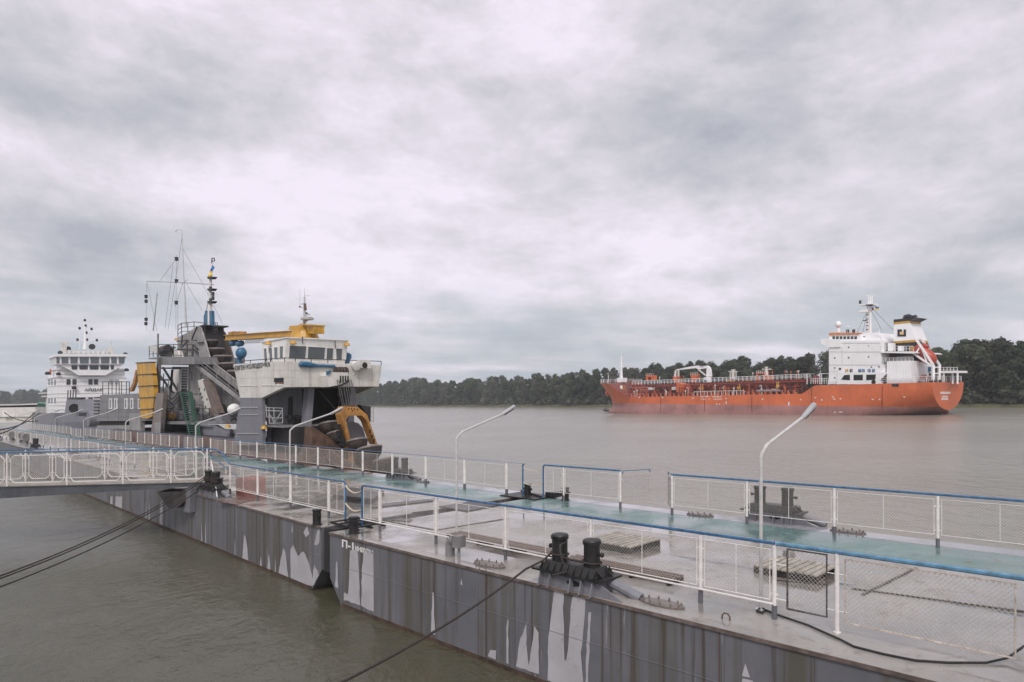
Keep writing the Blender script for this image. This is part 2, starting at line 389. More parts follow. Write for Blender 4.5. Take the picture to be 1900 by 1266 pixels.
def trunk_mesh(lobes, H_, r):
    m = MB(); top = Vector((.2, .1, H_ * .8))
    m.tube([(0, 0, -.6), (.05, 0, H_ * .2), (.15, .1, H_ * .5), top], [r, r * .8, r * .5, r * .12], 7)
    for c, rr in lobes[::2]:
        z = max(H_ * .12, min(c.z * .6, H_ * .6)); a = Vector((.1, .05, z))
        m.tube([a, a.lerp(c, .5) + Vector((0, 0, -.2)), c], [r * .4, r * .25, r * .06], 5)
    return m
VAR = []
for i, (hh, rr, low, nl, lv, tall) in enumerate([(15, 5.2, 1.2, 24, 190, 0), (17, 4.6, 1.5, 24, 180, 1), (13, 5.6, .9, 22, 190, 0), (18, 5.4, 2.0, 27, 180, 0), (16, 3.6, 2.0, 20, 180, 1), (12, 4.8, .6, 20, 190, 0)]):
    cm, lobes = crown_mesh(40 + i, hh, rr, low, nl, lv, tall)
    tm = trunk_mesh(lobes, hh, .32)
    VAR.append((cm, tm, hh))
SHRUB = [crown_mesh(80 + i, 4.2, 2.8, .2, 9, 130, 0)[0] for i in range(2)]
def tree_meshes():
    out = []
    for i, (cm, tm, hh) in enumerate(VAR):
        cs = []
        for k in range(3):
            o = cm.build('crown', LEAF[k]); cs.append(o.data); bpy.data.objects.remove(o)
        o = tm.build('trunk', BARK); tmesh = o.data; bpy.data.objects.remove(o)
        tmesh['flat'] = 1
        for c in cs: c['flat'] = 1
        out.append((cs, tmesh, hh))
    return out
TREES = tree_meshes()
def link_mesh(name, me, parent=None, loc=(0, 0, 0), sc=None):
    o = bpy.data.objects.new(name, me); COL.objects.link(o); o.location = loc
    if parent is not None: o.parent = parent
    if sc: o.scale = sc
    return o
def plant_tree(x, y, z, height, seed, label, group, near, cat='tree'):
    rnd = random.Random(seed); cs, tm, hh = TREES[rnd.randrange(len(TREES))]
    k = height / hh; leaf = rnd.choice((0, 0, 1, 1, 2)); sx = k * rnd.uniform(.88, 1.2)
    root = bpy.data.objects.new('tree', None); COL.objects.link(root); root.location = (x, y, z); root.scale = (sx, sx * rnd.uniform(.9, 1.1), k); root.rotation_euler[2] = rnd.uniform(0, 6.28)
    tag(root, label, cat, group)
    link_mesh('crown', cs[leaf], root); link_mesh('trunk', tm, root)
def px_of(x, y): return CX + F * x / y
def section(px, row):
    place = ('on the far left bank beyond the white ship' if px < 440 else 'between the dredger and the red tanker' if px < 1120 else
             'behind the red deck of the tanker' if px < 1530 else 'right of the tanker stern')
    return ('tree at the water edge ' if row == 0 else 'tree deep in the wood ') + place, 'far bank wood, ' + place + (', front row' if row == 0 else ', rear rows')
nt_ = 0
t = .7
rt = random.Random(3)
while t < len(BANK) - 1.6:
    i = int(t); seg = math.hypot(BANK[i + 1][0] - BANK[i][0], BANK[i + 1][1] - BANK[i][1])
    x0, y0 = bank_point(t); nx, ny = bank_normal(t)
    dist = math.hypot(x0, y0); sp = 5.6 if dist < 330 else 8.0 if dist < 600 else 6.5
    for row, off in enumerate((6, 13, 24)):
        if dist > 600 and row == 2: continue
        j = t + rt.uniform(-.3, .3) * sp / seg
        x, y = bank_point(max(0, min(j, len(BANK) - 1.01))); o = off + rt.uniform(-2.2, 2.8)
        x += nx * o; y += ny * o
        if y < 40: continue
        px = px_of(x, y)
        if px > 2020 or px < -40 or 120 < px < 285 or 350 < px < 640: continue
        h = rt.uniform(10.5, 14.5) if row == 0 else rt.uniform(12.5, 16) if row == 1 else rt.uniform(13.5, 17)
        if dist > 500: h *= 1.22
        if px < 440: h *= 1.3
        lab, grp = section(px, row)
        kind = rt.choice(('bushy', 'tall', 'broad'))
        plant_tree(x, y, 1.2, h, nt_ + 11, ('Grey-green leafy ' + lab), grp, dist < 330); nt_ += 1
    t += sp / seg
SH = []
for s_ in SHRUB:
    o = s_.build('shrub', LEAF[2]); o.data['flat'] = 1; SH.append(o.data); bpy.data.objects.remove(o)
t = .8
while t < 11.2:
    i = int(t); seg = math.hypot(BANK[i + 1][0] - BANK[i][0], BANK[i + 1][1] - BANK[i][1])
    x, y = bank_point(t); nx, ny = bank_normal(t); o = rt.uniform(2.6, 5.5)
    px = px_of(x, y)
    if y > 60 and 640 < px < 2000:
        s = rt.uniform(.55, 1.15)
        ob = link_mesh('shrub', rt.choice(SH), None, (x + nx * o, y + ny * o, .7), (s * 1.15, s * 1.15, s))
        ob.rotation_euler[2] = rt.uniform(0, 6.28)
        place = section(px, 0)[0].replace('tree at the water edge ', '')
        tag(ob, 'Low grey-green bush on the grassy bank ' + place, 'bush', 'waterside bushes ' + place)
    t += (7.5 if y < 330 else 13) / seg
# ---------------------------------------------------------------- pontoons
P1 = Frame(ground(637, 994)[:2], (-.983, 1.0))
_o = P1(1.45, .22, 0)
P2 = Frame((_o.x, _o.y), (P1.a[0] + .035 * P1.b[0], P1.a[1] + .035 * P1.b[1]))
def zoom(x0, y0, s): return lambda x, y: (x0 + x / s, y0 + y / s)
Zn3, Zn4, Zn5, Zn6, Zn7 = zoom(580, 860, 4.521), zoom(780, 930, 3.769), zoom(1200, 980, 2.714), zoom(0, 760, 3.724), zoom(340, 820, 4.521)
def hull_mat():
    m, nt, bs = nodes('pontoon_hull_paint')
    tc = N(nt, 'ShaderNodeTexCoord').outputs['Object']
    base = ramp(nt, noise(nt, tc, .7, 6, .6), [(.3, (.105, .106, .120)), (.7, (.160, .158, .172))]).outputs[0]
    s1 = noise(nt, stretch(nt, tc, 2.2, 2.2, .10), 1.0, 5, .62)
    base = mixc(nt, ramp(nt, s1, [(.46, grey(0)), (.62, grey(.85))]).outputs[0], base, (.085, .076, .058))
    s2 = noise(nt, stretch(nt, tc, 7, 7, .10), 1.0, 5, .65)
    base = mixc(nt, ramp(nt, s2, [(.54, grey(0)), (.62, grey(.8))]).outputs[0], base, (.06, .045, .032))
    s3 = noise(nt, stretch(nt, tc, 5, 5, .3), 1.3, 6, .7)
    base = mixc(nt, ramp(nt, s3, [(.64, grey(0)), (.68, grey(.6))]).outputs[0], base, (.30, .29, .30))
    w = noise(nt, tc, 9, 8, .75)
    base = mixc(nt, ramp(nt, w, [(.62, grey(0)), (.72, grey(.8))]).outputs[0], base, (.10, .05, .03))
    nt.links.new(base, bs.inputs['Base Color']); bs.inputs['Roughness'].default_value = .42
    b = N(nt, 'ShaderNodeBump'); b.inputs['Strength'].default_value = .25; b.inputs['Distance'].default_value = .05
    nt.links.new(noise(nt, stretch(nt, tc, 1, 1, .6), 1.6, 3), b.inputs['Height']); nt.links.new(b.outputs[0], bs.inputs['Normal'])
    return m
def deck_mat(name, c0, c1, c2, worn=None):
    m, nt, bs = nodes(name)
    tc = N(nt, 'ShaderNodeTexCoord').outputs['Object']
    n1 = noise(nt, tc, .55, 7, .62, .3)
    base = ramp(nt, n1, [(.32, c0), (.5, c1), (.7, c2)]).outputs[0]
    n2 = noise(nt, tc, 3.1, 8, .7)
    base = mixc(nt, ramp(nt, n2, [(.58, grey(0)), (.70, grey(.6))]).outputs[0], base, (.085, .062, .045))
    if worn:
        n4 = noise(nt, tc, .9, 6, .7, .6)
        base = mixc(nt, ramp(nt, n4, [(.52, grey(0)), (.66, grey(.4))]).outputs[0], base, worn)
    nt.links.new(base, bs.inputs['Base Color'])
    n3 = noise(nt, tc, .5, 6, .62, .6)                      # standing water
    nt.links.new(ramp(nt, n3, [(.42, grey(.20 if worn else .03)), (.50, grey(.26 if worn else .14)), (.60, grey(.42))]).outputs[0], bs.inputs['Roughness'])
    wet = ramp(nt, n3, [(.40, grey(.35 if worn else .8)), (.52, grey(0))]).outputs[0]
    base = mixc(nt, ramp(nt, n3, [(.40, grey(.45)), (.54, grey(0))]).outputs[0], base, tuple(.45 * x for x in c0))
    n5 = noise(nt, stretch(nt, tc, 1, 1, 1), 1.7, 8, .75, 1.2)
    base = mixc(nt, ramp(nt, n5, [(.57, grey(0)), (.64, grey(.55))]).outputs[0], base, (.13, .085, .06))
    nt.links.new(base, bs.inputs['Base Color'])
    nt.links.new(wet, bs.inputs['Coat Weight']); bs.inputs['Coat Roughness'].default_value = .03; bs.inputs['Specular IOR Level'].default_value = .5
    b = N(nt, 'ShaderNodeBump'); b.inputs['Strength'].default_value = .10; b.inputs['Distance'].default_value = .02
    nt.links.new(noise(nt, tc, 2.2, 4), b.inputs['Height']); nt.links.new(b.outputs[0], bs.inputs['Normal'])
    return m
HULL = hull_mat()
PEEL = paint('bare_grey_primer', (.40, .385, .40), .5, .25, (.20, .13, .10), None, 1.5, .06)
BOOT = paint('waterline_rust', (.075, .045, .030), .75, .6, (.035, .03, .02), None, 4, .35, bump=.6)
EDGE = paint('deck_edge_rust', (.15, .115, .10), .4, .6, (.10, .05, .03), None, 4, .3)
DECK = deck_mat('wet_deck_paint', (.20, .185, .165), (.285, .265, .24), (.35, .335, .32))
TEAL = deck_mat('worn_teal_deck_paint', (.085, .16, .15), (.13, .215, .20), (.18, .26, .245), (.21, .22, .21))
LILAC = deck_mat('lilac_grey_deck_paint', (.27, .26, .275), (.32, .31, .325), (.36, .35, .36))
def jag(poly, amp, rnd):
    out = []
    for i, p in enumerate(poly):
        q = poly[(i + 1) % len(poly)]; L = math.hypot(q[0] - p[0], q[1] - p[1]); n = max(1, min(6, int(L / .10)))
        for k in range(n):
            s = k / n; out.append((p[0] + (q[0] - p[0]) * s + rnd.uniform(-amp, amp), p[1] + (q[1] - p[1]) * s + (rnd.uniform(-amp, amp) * 2 if k else 0)))
    return out
def pontoon(label, f, a0, a1, W, patches=(), text=None, rake=True):
    th = thing('pontoon', label, 'pontoon', f((a0 + a1) / 2, W / 2, 0), 'moored pontoons of the landing stage')
    h = MB()
    h.pb(f, [(a0, DZ - .03), (a1, DZ - .03), (a1, .62), (a1 - 1.1, -.6), (a0 + 1.1, -.6), (a0, .62)], 0, W, 0)
    rnd = random.Random(int(abs(a0) * 10))
    for poly in patches:
        pts = jag(poly, .012, rnd)
        h.add([f(a, -.006, z) for a, z in pts], [tuple(range(len(pts)))], 1)
    # weld seams and plate joints
    h.tube([f(a0 + .05, -.002, .98), f(a1 - .05, -.002, .98)], .008, 5, 0)
    x = a0 + 1.6
    while x < a1 - .4:
        h.tube([f(x, -.001, .12), f(x, -.001, DZ - .05)], .006, 4, 0); x += 2.13
    h.box(f, a0 + .55, a1 - .60, -.012, .2, -.15, .085, 2)
    h.build('hull', [HULL, PEEL, BOOT], th)
    d = MB(); d.box(f, a0 - .01, a1 + .01, -.025, W + .025, DZ - .028, DZ, 0); d.build('deck', DECK, th)
    e = MB(); e.box(f, a0, a1, -.034, -.026, DZ - .05, DZ + .006, 0); e.build('deck_edge', EDGE, th)
    s = MB(); s.box(f, a0 + .15, a1 - .1, W - 2.15, W - .62, DZ + .0005, DZ + .005); s.build('walkway', TEAL, th)
    s = MB(); s.box(f, a0 + .15, a1 - .1, W - .60, W - .05, DZ + .0005, DZ + .005); s.build('side_strip', LILAC, th)
    return th
def pp(f, zf, pts, b=0): return [f.onb(*zf(x, y), b) for x, y in pts]
pat2 = [pp(P2, Zn7, q) for q in (
    [(902, 900), (925, 862), (965, 960), (990, 930), (1010, 920), (1050, 1000), (1080, 1110), (1085, 1150), (1100, 1030), (1112, 1060), (1130, 1080), (1138, 1120), (1090, 1210), (902, 1160)],
    [(800, 1105), (815, 1000), (845, 890), (860, 930), (875, 1070), (885, 1140), (815, 1110)], [(707, 1085), (718, 935), (728, 1000), (735, 1090)],
    [(640, 1060), (652, 960), (662, 1065)], [(770, 1100), (772, 950), (780, 1100)], [(495, 1000), (505, 860), (512, 780), (525, 800), (540, 900), (548, 1020)],
    [(430, 960), (434, 800), (440, 965)], [(184, 865), (188, 650), (195, 870)], [(150, 845), (155, 660), (162, 850)],
    [(1100, 860), (1130, 740), (1148, 722), (1143, 850), (1125, 870)], [(910, 760), (915, 675), (924, 755)], [(1010, 760), (1040, 700), (1060, 770), (1030, 800)])]
pat2 += [pp(P2, Zn6, q) for q in ([(795, 690), (800, 600), (845, 600), (845, 705)], [(760, 670), (765, 600), (780, 600), (778, 680)], [(1005, 765), (1010, 620), (1016, 770)], [(1028, 780), (1032, 620), (1040, 782)],
                                  [(1102, 815), (1108, 645), (1126, 640), (1126, 820)])]
pat1 = [pp(P1, Zn3, q) for q in (
    [(262, 1150), (264, 1080), (300, 1100), (310, 900), (315, 730), (372, 715), (385, 770), (395, 1000), (400, 1190)], [(408, 1195), (415, 900), (432, 720), (510, 735), (515, 1245)],
    [(190, 1030), (200, 820), (210, 830), (215, 1050)])]
pat1 += [pp(P1, Zn4, q) for q in (
    [(75, 915), (85, 640), (95, 640), (103, 940)], [(300 - 18, 600 - 20), (300 - 12, 540), (300 - 6, 590)], [(600, 1130), (605, 850), (615, 810), (617, 1140)],
    [(670, 1155), (700, 960), (745, 855), (745, 1000), (760, 1150), (790, 950), (800, 870), (830, 920), (832, 1210)], [(475, 1085), (490, 1040), (535, 1045), (530, 1110)],
    [(890, 1250), (895, 950), (940, 620), (1005, 640), (1000, 800), (1010, 1115), (1025, 1110), (1060, 680), (1090, 640), (1150, 660), (1155, 750), (1140, 900), (1125, 1060), (1145, 1340)],
    [(1155, 1330), (1165, 1000), (1180, 780), (1195, 775), (1185, 1000), (1170, 1330)])]
pat1 += [pp(P1, Zn5, q) for q in ([(480, 745), (495, 680), (520, 752)], [(455, 860), (480, 755), (540, 770), (550, 900)])]
pon1 = pontoon('Near grey pontoon with peeling paint and white lettering, carrying the double black bollard', P1, -30, .64, 8.1, pat1)
m1 = lettering(P1, 'П-1', *[P1.onb(*Zn3(x, y), 0)[0] for x, y in ((248, 650), (345, 650))], P1.onb(*Zn3(300, 716), 0)[1] , P1.onb(*Zn3(300, 650), 0)[1], 0, bold=.03)
m1.build('lettering', CHALK, pon1)
a_, b_ = P1.onb(*Zn3(358, 730), 0), P1.onb(*Zn3(508, 750), 0)
lettering(P1, 'ИНВ№24', a_[0], b_[0], P1.onb(*Zn3(430, 750), 0)[1], P1.onb(*Zn3(430, 708), 0)[1], 0, bold=.02).build('lettering', CHALK, pon1)
pon2 = pontoon('Grey pontoon behind the gap, streaked with white peeled paint, with the gangway landing on it', P2, 0, 33.6, 7.9, pat2)
pon3 = pontoon('Third grey pontoon in the line, beside the bucket dredger', P2, 34.2, 71, 7.9)
pon4 = pontoon('Farthest grey pontoon in the line, in front of the white ship', P2, 71.6, 120, 7.9)
f_ = MB()
f_.box(P2, -.62, -.1, .02, .75, .62, DZ - .05); f_.box(P2, -.55, -.12, .06, .7, DZ - .05, DZ - .01)
tag(f_.build('rubber_fender', RUBBER, origin=P2(-.3, .3, .7)), 'Black rubber fender block in the gap between the two nearest pontoons', 'fender')
# ---------------------------------------------------------------- chain link, railings
def chain_link(m, f, b, a0, a1, z0, z1, w=.06, r=.0021, mi=0):
    """diagonal wires in both directions across a rectangle"""
    if a0 > a1: a0, a1 = a1, a0
    L, Hh = a1 - a0, z1 - z0
    for sgn in (1, -1):
        c = -Hh
        while c < L:
            s0, s1 = max(0, c), min(L, c + Hh)
            if s1 - s0 > .01:
                za, zb = z0 + (s0 - c), z0 + (s1 - c)
                pa_, pb_ = (a0 + s0, za), (a0 + s1, zb)
                if sgn < 0: pa_, pb_ = (a0 + L - s0, za), (a0 + L - s1, zb)
                m.tube([f(pa_[0], b + .003 * sgn, pa_[1]), f(pb_[0], b + .003 * sgn, pb_[1])], r, 3, mi, False)
            c += w
WIRE = paint('galvanised_wire', (.42, .395, .37), .5, .4, (.32, .24, .18), None, 8, .12)
RUSTWIRE = paint('rusty_wire', (.36, .30, .25), .6, .5, (.22, .13, .08), None, 8, .2)
def add_panel(th, f, b, a0, a1, z0, z1, w=.06, r=.0021, fr=.010, fmat=None, wmat=None, mid=True):
    p = MB(); c = [f(a0, b, z0), f(a1, b, z0), f(a1, b, z1), f(a0, b, z1)]
    p.tube(c + [c[0]], fr, 5)
    if mid: p.tube([f((a0 + a1) / 2, b, z0), f((a0 + a1) / 2, b, z1)], fr * .8, 5)
    po = p.build('panel', fmat or RAILWHITE, th)
    q = MB(); chain_link(q, f, b, a0, a1, z0, z1, w, r)
    q.build('wire_mesh', wmat or WIRE, po)
    return po
def railing(label, f, b, posts, start=None, end=None, z=DZ, hgt=1.1, group=None, w=.06, r=.0021, bottom=False, skip=(), pw=.030, name='railing', blue0=False, blue1=False):
    """tubular railing: blue hand rail, white posts in grey sockets, chain-link panels"""
    posts = sorted(posts); s = posts[0] if start is None else start; e = posts[-1] if end is None else end
    th = thing(name, label, 'railing', f((s + e) / 2, b, z), group)
    t = MB(); path = []
    if blue0: path += [f(s, b, z), f(s, b, z + hgt - .07), f(s + .02, b, z + hgt - .02)]
    path += [f(s + (.08 if blue0 else 0), b, z + hgt)]
    path += [f(e - (.08 if blue1 else 0), b, z + hgt)]
    if blue1: path += [f(e - .02, b, z + hgt - .02), f(e, b, z + hgt - .07), f(e, b, z)]
    t.tube(path, .027, 8); t.build('hand_rail', RAILBLUE, th, True)
    for a in posts:
        p = MB(); p.tube([f(a, b, z + .19), f(a, b, z + hgt - .03)], pw, 8)
        for zz in (.35, .85): p.box(f, a - .06, a + .06, b - .008, b + .008, z + zz, z + zz + .02)
        po = p.build('post', RAILWHITE, th, True)
        q = MB(); q.tube([f(a, b, z), f(a, b, z + .20)], pw + .008, 8); q.build('post_foot', SOCKET, po, True)
    al = ([s] if blue0 else []) + posts + ([e] if blue1 else [])
    for i in range(len(al) - 1):
        if i in skip or al[i + 1] - al[i] < .25: continue
        add_panel(th, f, b, al[i] + .07, al[i + 1] - .07, z + .27, z + hgt - .10, w, r)
    if bottom:
        q = MB(); q.tube([f(s, b - .05, z + .23), f(e, b - .05, z + .23)], .016, 6); q.build('bottom_rail', RAILWHITE, th, True)
    return th
A1 = lambda px, b: P1.onb(px, 900, b)[0]
A2 = lambda px, b: P2.onb(px, 900, b)[0]
NB = .86                                        # near railing of the first pontoon
a_gate = A1(1437, NB)
rl = railing('Long near railing with blue hand rail and chain-link panels behind the double black bollard', P1, NB, [A1(x, NB) for x in (705, 809, 938, 1096, 1300, 1437)],
             start=a_gate, end=A1(672, NB), blue1=True, bottom=True, group='railings along the near edges of the pontoons')
# gate section at the right end of the near railing
gs = thing('gate_railing', 'Near railing end with a small dark-framed gate and a wide rusty wire panel', 'railing', P1(A1(1553, NB), NB, DZ))
t = MB(); t.tube([P1(a_gate - .03, NB, DZ + 1.1), P1(-18, NB, DZ + 1.1)], .034, 8); t.build('hand_rail', paint('rail_light_blue_paint', (.10, .24, .36), .35, .3, (.30, .36, .38), None, 9, .22, spec=.7), gs, True)
for px in (1553, 1926):
    a = A1(px, NB); p = MB(); p.tube([P1(a, NB, DZ), P1(a, NB, DZ + 1.08)], .03, 8)
    for zz in (.3, .8): p.tube([P1(a - .13, NB, DZ + zz), P1(a + .13, NB, DZ + zz)], .008, 5)
    p.lathe(P1(a, NB, DZ), [(.05, 0), (.05, .02)], 10); p.build('post', RAILWHITE, gs, True)
a = A1(1926, NB) - 2.2; p = MB(); p.tube([P1(a, NB, DZ), P1(a, NB, DZ + 1.08)], .03, 8); p.build('post', RAILWHITE, gs, True)
gz = lambda px, py: P1.onb(px, py, NB)
(g0, gz1), (g1, gz0) = gz(1461, 1019), gz(1534, 1145)
gt = MB(); gt.tube([P1(g0, NB, gz0), P1(g0, NB, gz1), P1(g1, NB, gz1), P1(g1, NB, gz0), P1(g0, NB, gz0)], .016, 6)
go = gt.build('gate', paint('flaked_dark_frame', (.06, .055, .05), .6, .8, (.35, .30, .26), None, 14, .3), gs)
q = MB(); chain_link(q, P1, NB, g0, g1, gz0, gz1, .06, .0026); q.build('wire_mesh', WIRE, go)
h_ = MB()
for zz in (.3, .8): h_.tube([P1(a_gate - .02, NB, DZ + zz), P1(g0, NB, DZ + zz)], .009, 5)
h_.build('hinge', RAILWHITE, gs)
(w0, wz1), (w1, wz0) = gz(1568, 1030), gz(1884, 1216)
RUSTFR = paint('rusty_white_frame', (.52, .46, .40), .6, 1.0, (.25, .13, .07), None, 10, .2)
wz1 = DZ + 1.02; wz0 = DZ + .16
add_panel(gs, P1, NB, w0, w1, wz0, wz1, .06, .003, .014, RUSTFR, WIRE, mid=False)
add_panel(gs, P1, NB, w1 - .16, w1 - 2.1, wz0, wz1, .06, .003, .014, RUSTFR, WIRE, mid=False)
# far side of the first pontoon
FB = 7.33
railing('Short far railing with blue corner post left of the swung-open wire gates', P1, FB, [A1(1046, FB), A1(1151, FB)], end=A1(1008, FB), blue1=True, group='railings along the far edge of the pontoons')
railing('Far railing running right from the open gates past the far double bollard', P1, FB, [A1(x, FB) for x in (1247, 1386, 1548, 1740, 1985)], start=-15, group='railings along the far edge of the pontoons')
def leaf(label, a0, a1, sw):
    """a gate leaf hinged at a0, swung outwards"""
    L = abs(a1 - a0); sg = 1 if a1 > a0 else -1
    o = P1(a0, FB, 0); d = Vector((P1.a[0] * sg, P1.a[1] * sg)) * math.cos(sw) + Vector((P1.b[0], P1.b[1])) * math.sin(sw)
    fr = Frame((o.x, o.y), (d.x, d.y))
    th = thing('gate_leaf', label, 'gate', fr(0, 0, DZ), 'swung-open wire gate leaves on the far side')
    m = MB(); m.tube([fr(.07, 0, DZ + 1.0), fr(.07, 0, DZ + 1.09), fr(L, 0, DZ + 1.09), fr(L, 0, DZ + 1.0)], .016, 6); m.build('hand_rail', RAILBLUE, th)
    add_panel(th, fr, 0, .07, L, DZ + .16, DZ + .97, .06, .0026, .011, RUSTFR, WIRE, mid=False)
leaf('Left leaf of the open wire gate pair, rusty bottom edge', A1(1151, FB), A1(1151, FB) - .95, R(62))
leaf('Right leaf of the open wire gate pair, narrower in view', A1(1247, FB), A1(1247, FB) + .8, R(50))
# far side of the other pontoons
FB2 = 7.05
p2far = [A2(x, FB2) for x in (940, 862, 790, 728, 673, 635, 590, 549, 511, 477, 446, 418, 391)]
railing('Long far railing beside the dredger bow, ending in a blue corner post at the gap', P2, FB2, p2far, start=p2far[-1], end=A2(970, FB2), blue0=False, blue1=True, group='railings along the far edge of the pontoons', pw=.045)
def spaced(x0, x1, b, n):
    a0, a1 = A2(x0, b), A2(x1, b); return [a0 + (a1 - a0) * i / (n - 1) for i in range(n)]
ab = A2(341, FB2); railing('Short blue-railed gate bay on the far side below the green dredger stairs', P2, FB2, [A2(376, FB2), A2(362, FB2), A2(348, FB2)], start=A2(376, FB2), end=ab, blue1=True, group='railings along the far edge of the pontoons', w=.1, r=.003)
railing('Far railing below the yellow dredger chute', P2, FB2, spaced(332, 255, FB2, 6), blue0=True, group='railings along the far edge of the pontoons', w=.1, r=.003)
railing('Far railing in front of the grey dredger deckhouse', P2, FB2, spaced(243, 158, FB2, 8), group='railings along the far edge of the pontoons', w=.11, r=.0035)
railing('Separate narrow white railing bay left of the dredger deckhouse', P2, FB2 - .9, spaced(150, 133, FB2 - .9, 3), group='railings along the far edge of the pontoons', w=.11, r=.0035)
railing('Far railing in front of the round dark winch opening', P2, FB2, spaced(131, 97, FB2, 6), group='railings along the far edge of the pontoons', w=.14, r=.0045, blue0=True)
railing('Farthest far-side railing in front of the white ship hull', P2, FB2, spaced(93, 52, FB2, 12), group='railings along the far edge of the pontoons', w=.16, r=.005)
NB2 = .78
railing('Near railing of the second pontoon between the gangway and the gap', P2, NB2, [A2(x, NB2) for x in (610, 539, 478, 427)], start=A2(641, NB2), blue0=True, bottom=True, group='railings along the near edges of the pontoons')
NB3 = 1.2
railing('Near railing of the second pontoon beyond the gangway, seen over its hand rails', P2, NB3, spaced(345, 132, NB3, 10), group='railings along the near edges of the pontoons', w=.1, r=.003, end=A2(129, NB3), blue1=True)
railing('Farthest near-side railing, beyond the small black vents', P2, NB3, spaced(124, -20, NB3, 16), group='railings along the near edges of the pontoons', w=.14, r=.0045, blue0=True)
# ---------------------------------------------------------------- lamp posts
LAMPGREY = paint('lamp_post_grey', (.50, .485, .47), .5, .4, (.34, .29, .25), None, 6, .12)
def lamp_post(label, f, a, b, lean=0):
    th = thing('lamp_post', label, 'lamp post', f(a, b, DZ), 'white lamp posts along the pontoons')
    p = MB(); c = [f(a, b, DZ), f(a, b, DZ + 2.28)]
    for k in range(1, 5):
        t_ = k / 5; c.append(f(a, b + .10 * t_ * t_ * 1.6, DZ + 2.28 + .16 * t_))
    c += [f(a, b + .20, DZ + 2.28 + .20), f(a, b + 1.55, DZ + 2.86)]
    p.tube(c, .027, 8); p.lathe(f(a, b, DZ), [(.09, 0), (.09, .012)], 10); p.build('post', LAMPGREY, th, True)
    h = MB(); h.tube([f(a, b + 1.5, DZ + 2.84), f(a, b + 1.98, DZ + 3.05)], [.038, .052], 8); h.build('lamp_head', GALV, th, True)
    g_ = MB(); g_.tube([f(a, b + 1.62, DZ + 2.85), f(a, b + 1.95, DZ + 3.0)], [.03, .04], 6); g_.build('lamp_glass', DGLASS, th, True)
x, y = P1.flat(1412, 1131)
lamp_post('Nearest white lamp post, right of the near double bollard', P1, x, y)
x, y = P1.flat(847, 990)
lamp_post('White lamp post standing behind the grey vent elbow', P1, x, y)
for px, lab in ((538, 'White lamp post in front of the dredger wheelhouse legs'), (363, 'White lamp post below the dredger catwalk stairs'), (233, 'White lamp post in front of the yellow dredger chute'),
                (155, 'White lamp post in front of the grey dredger deckhouse'), (102, 'White lamp post in front of the round dark winch opening'), (64, 'White lamp post left of the white ship bow'),
                (31, 'White lamp post in front of the pale covered barge')):
    lamp_post(lab, P2, A2(px, 1.75), 1.75)
# ---------------------------------------------------------------- bollards
def double_bollard(label, f, a, b):
    """two black bollards on a ribbed pedestal at the deck edge; local run along a, outer face at low b"""
    th = thing('double_bollard', label, 'bollard', f(a, b, DZ), 'double bollards on the pontoon edges')
    F_ = lambda x, y, z: f(a + x, b + y, DZ + z)
    hw = .62
    p = MB()
    p.pb(F_, [(-hw, .002), (hw, .002), (hw, .25), (-hw, .25)], -.20, .22)
    for i in range(6):
        x = -hw + .04 + i * (2 * hw - .08) / 5
        if i == 3: continue
        p.pa(F_, [(-.34, .002), (-.20, .002), (-.20, .25), (-.27, .25)], x - .010, x + .010)
    p.pa(F_, [(.22, .002), (.42, .002), (.22, .24)], -hw + .1, -hw + .12)
    # wedge gusset and raking stay at the right-hand end
    p.pb(F_, [(-hw - .52, .002), (-hw, .002), (-hw, .24)], -.20, -.18)
    p.tube([F_(-hw + .02, .12, .20), F_(-hw - .62, .16, .01)], .085, 10)
    p.build('pedestal', GREYP2, th)
    s = MB()                                   # oval hand hole seen as a dark recess plate
    s.pb(F_, [(-.12 + .15 * math.cos(k * .524) * (1 if abs(math.cos(k * .524)) > .3 else .9), .13 + .05 * math.sin(k * .524)) for k in range(12)], -.206, -.198)
    s.build('fairlead_hole', DARKIN, th)
    q = MB()
    q.box(F_, -hw - .14, hw + .14, -.30, .30, .25, .285)
    lo = [F_(-hw, -.24, .285), F_(hw, -.24, .285), F_(hw, .24, .285), F_(-hw, .24, .285)]
    hi = [F_(-hw + .09, -.17, .43), F_(hw - .09, -.17, .43), F_(hw - .09, .17, .43), F_(-hw + .09, .17, .43)]
    q.loft(lo, hi)
    for i in range(9):
        x = -hw + .03 + i * (2 * hw - .06) / 8
        for sy in (-1, 1):
            q.pa(F_, [(sy * .285, .285), (sy * .20, .285), (sy * .165, .43), (sy * .175, .43)], x - .009, x + .009)
    for sx in (-1, 1):
        for y in (-.12, .12): q.pb(F_, [(sx * (hw + .1), .285), (sx * (hw - .1), .285), (sx * (hw - .1), .42)], y - .009, y + .009)
    q.build('base', BLACK, th)
    for sx in (-1, 1):
        c = F_(sx * .36, 0, .42)
        m = MB(); m.lathe(c, [(.138, 0), (.138, .37), (.155, .375), (.158, .43), (.14, .455), (.08, .47), (.0001, .474)], 20)
        m.lathe(c + Vector((0, 0, .22)), [(.024, .1), (.024, .2), (.042, .205), (.042, .23), (.02, .25)], 10, (f.a[0] * sx, f.a[1] * sx, 0))
        m.build('bollard_post', BLACK, th, True)
    return th
ab = P1.flat(1075, 1090)
db = double_bollard('Double black bollard on the near pontoon edge with a rope turned round it', P1, ab[0] + .05, .24)
double_bollard('Double black bollard on the far pontoon edge, seen through the wire panels', P1, *(lambda q: (q[0] + .25, q[1] + .1))(P1.flat(1450, 970)))
double_bollard('Double black bollard on the second pontoon edge, wrapped in mooring lines below the gangway', P2, A2(394, .26), .26)
double_bollard('Double black bollard behind the far railing near the dredger bow', P2, A2(742, 7.42), 7.42)
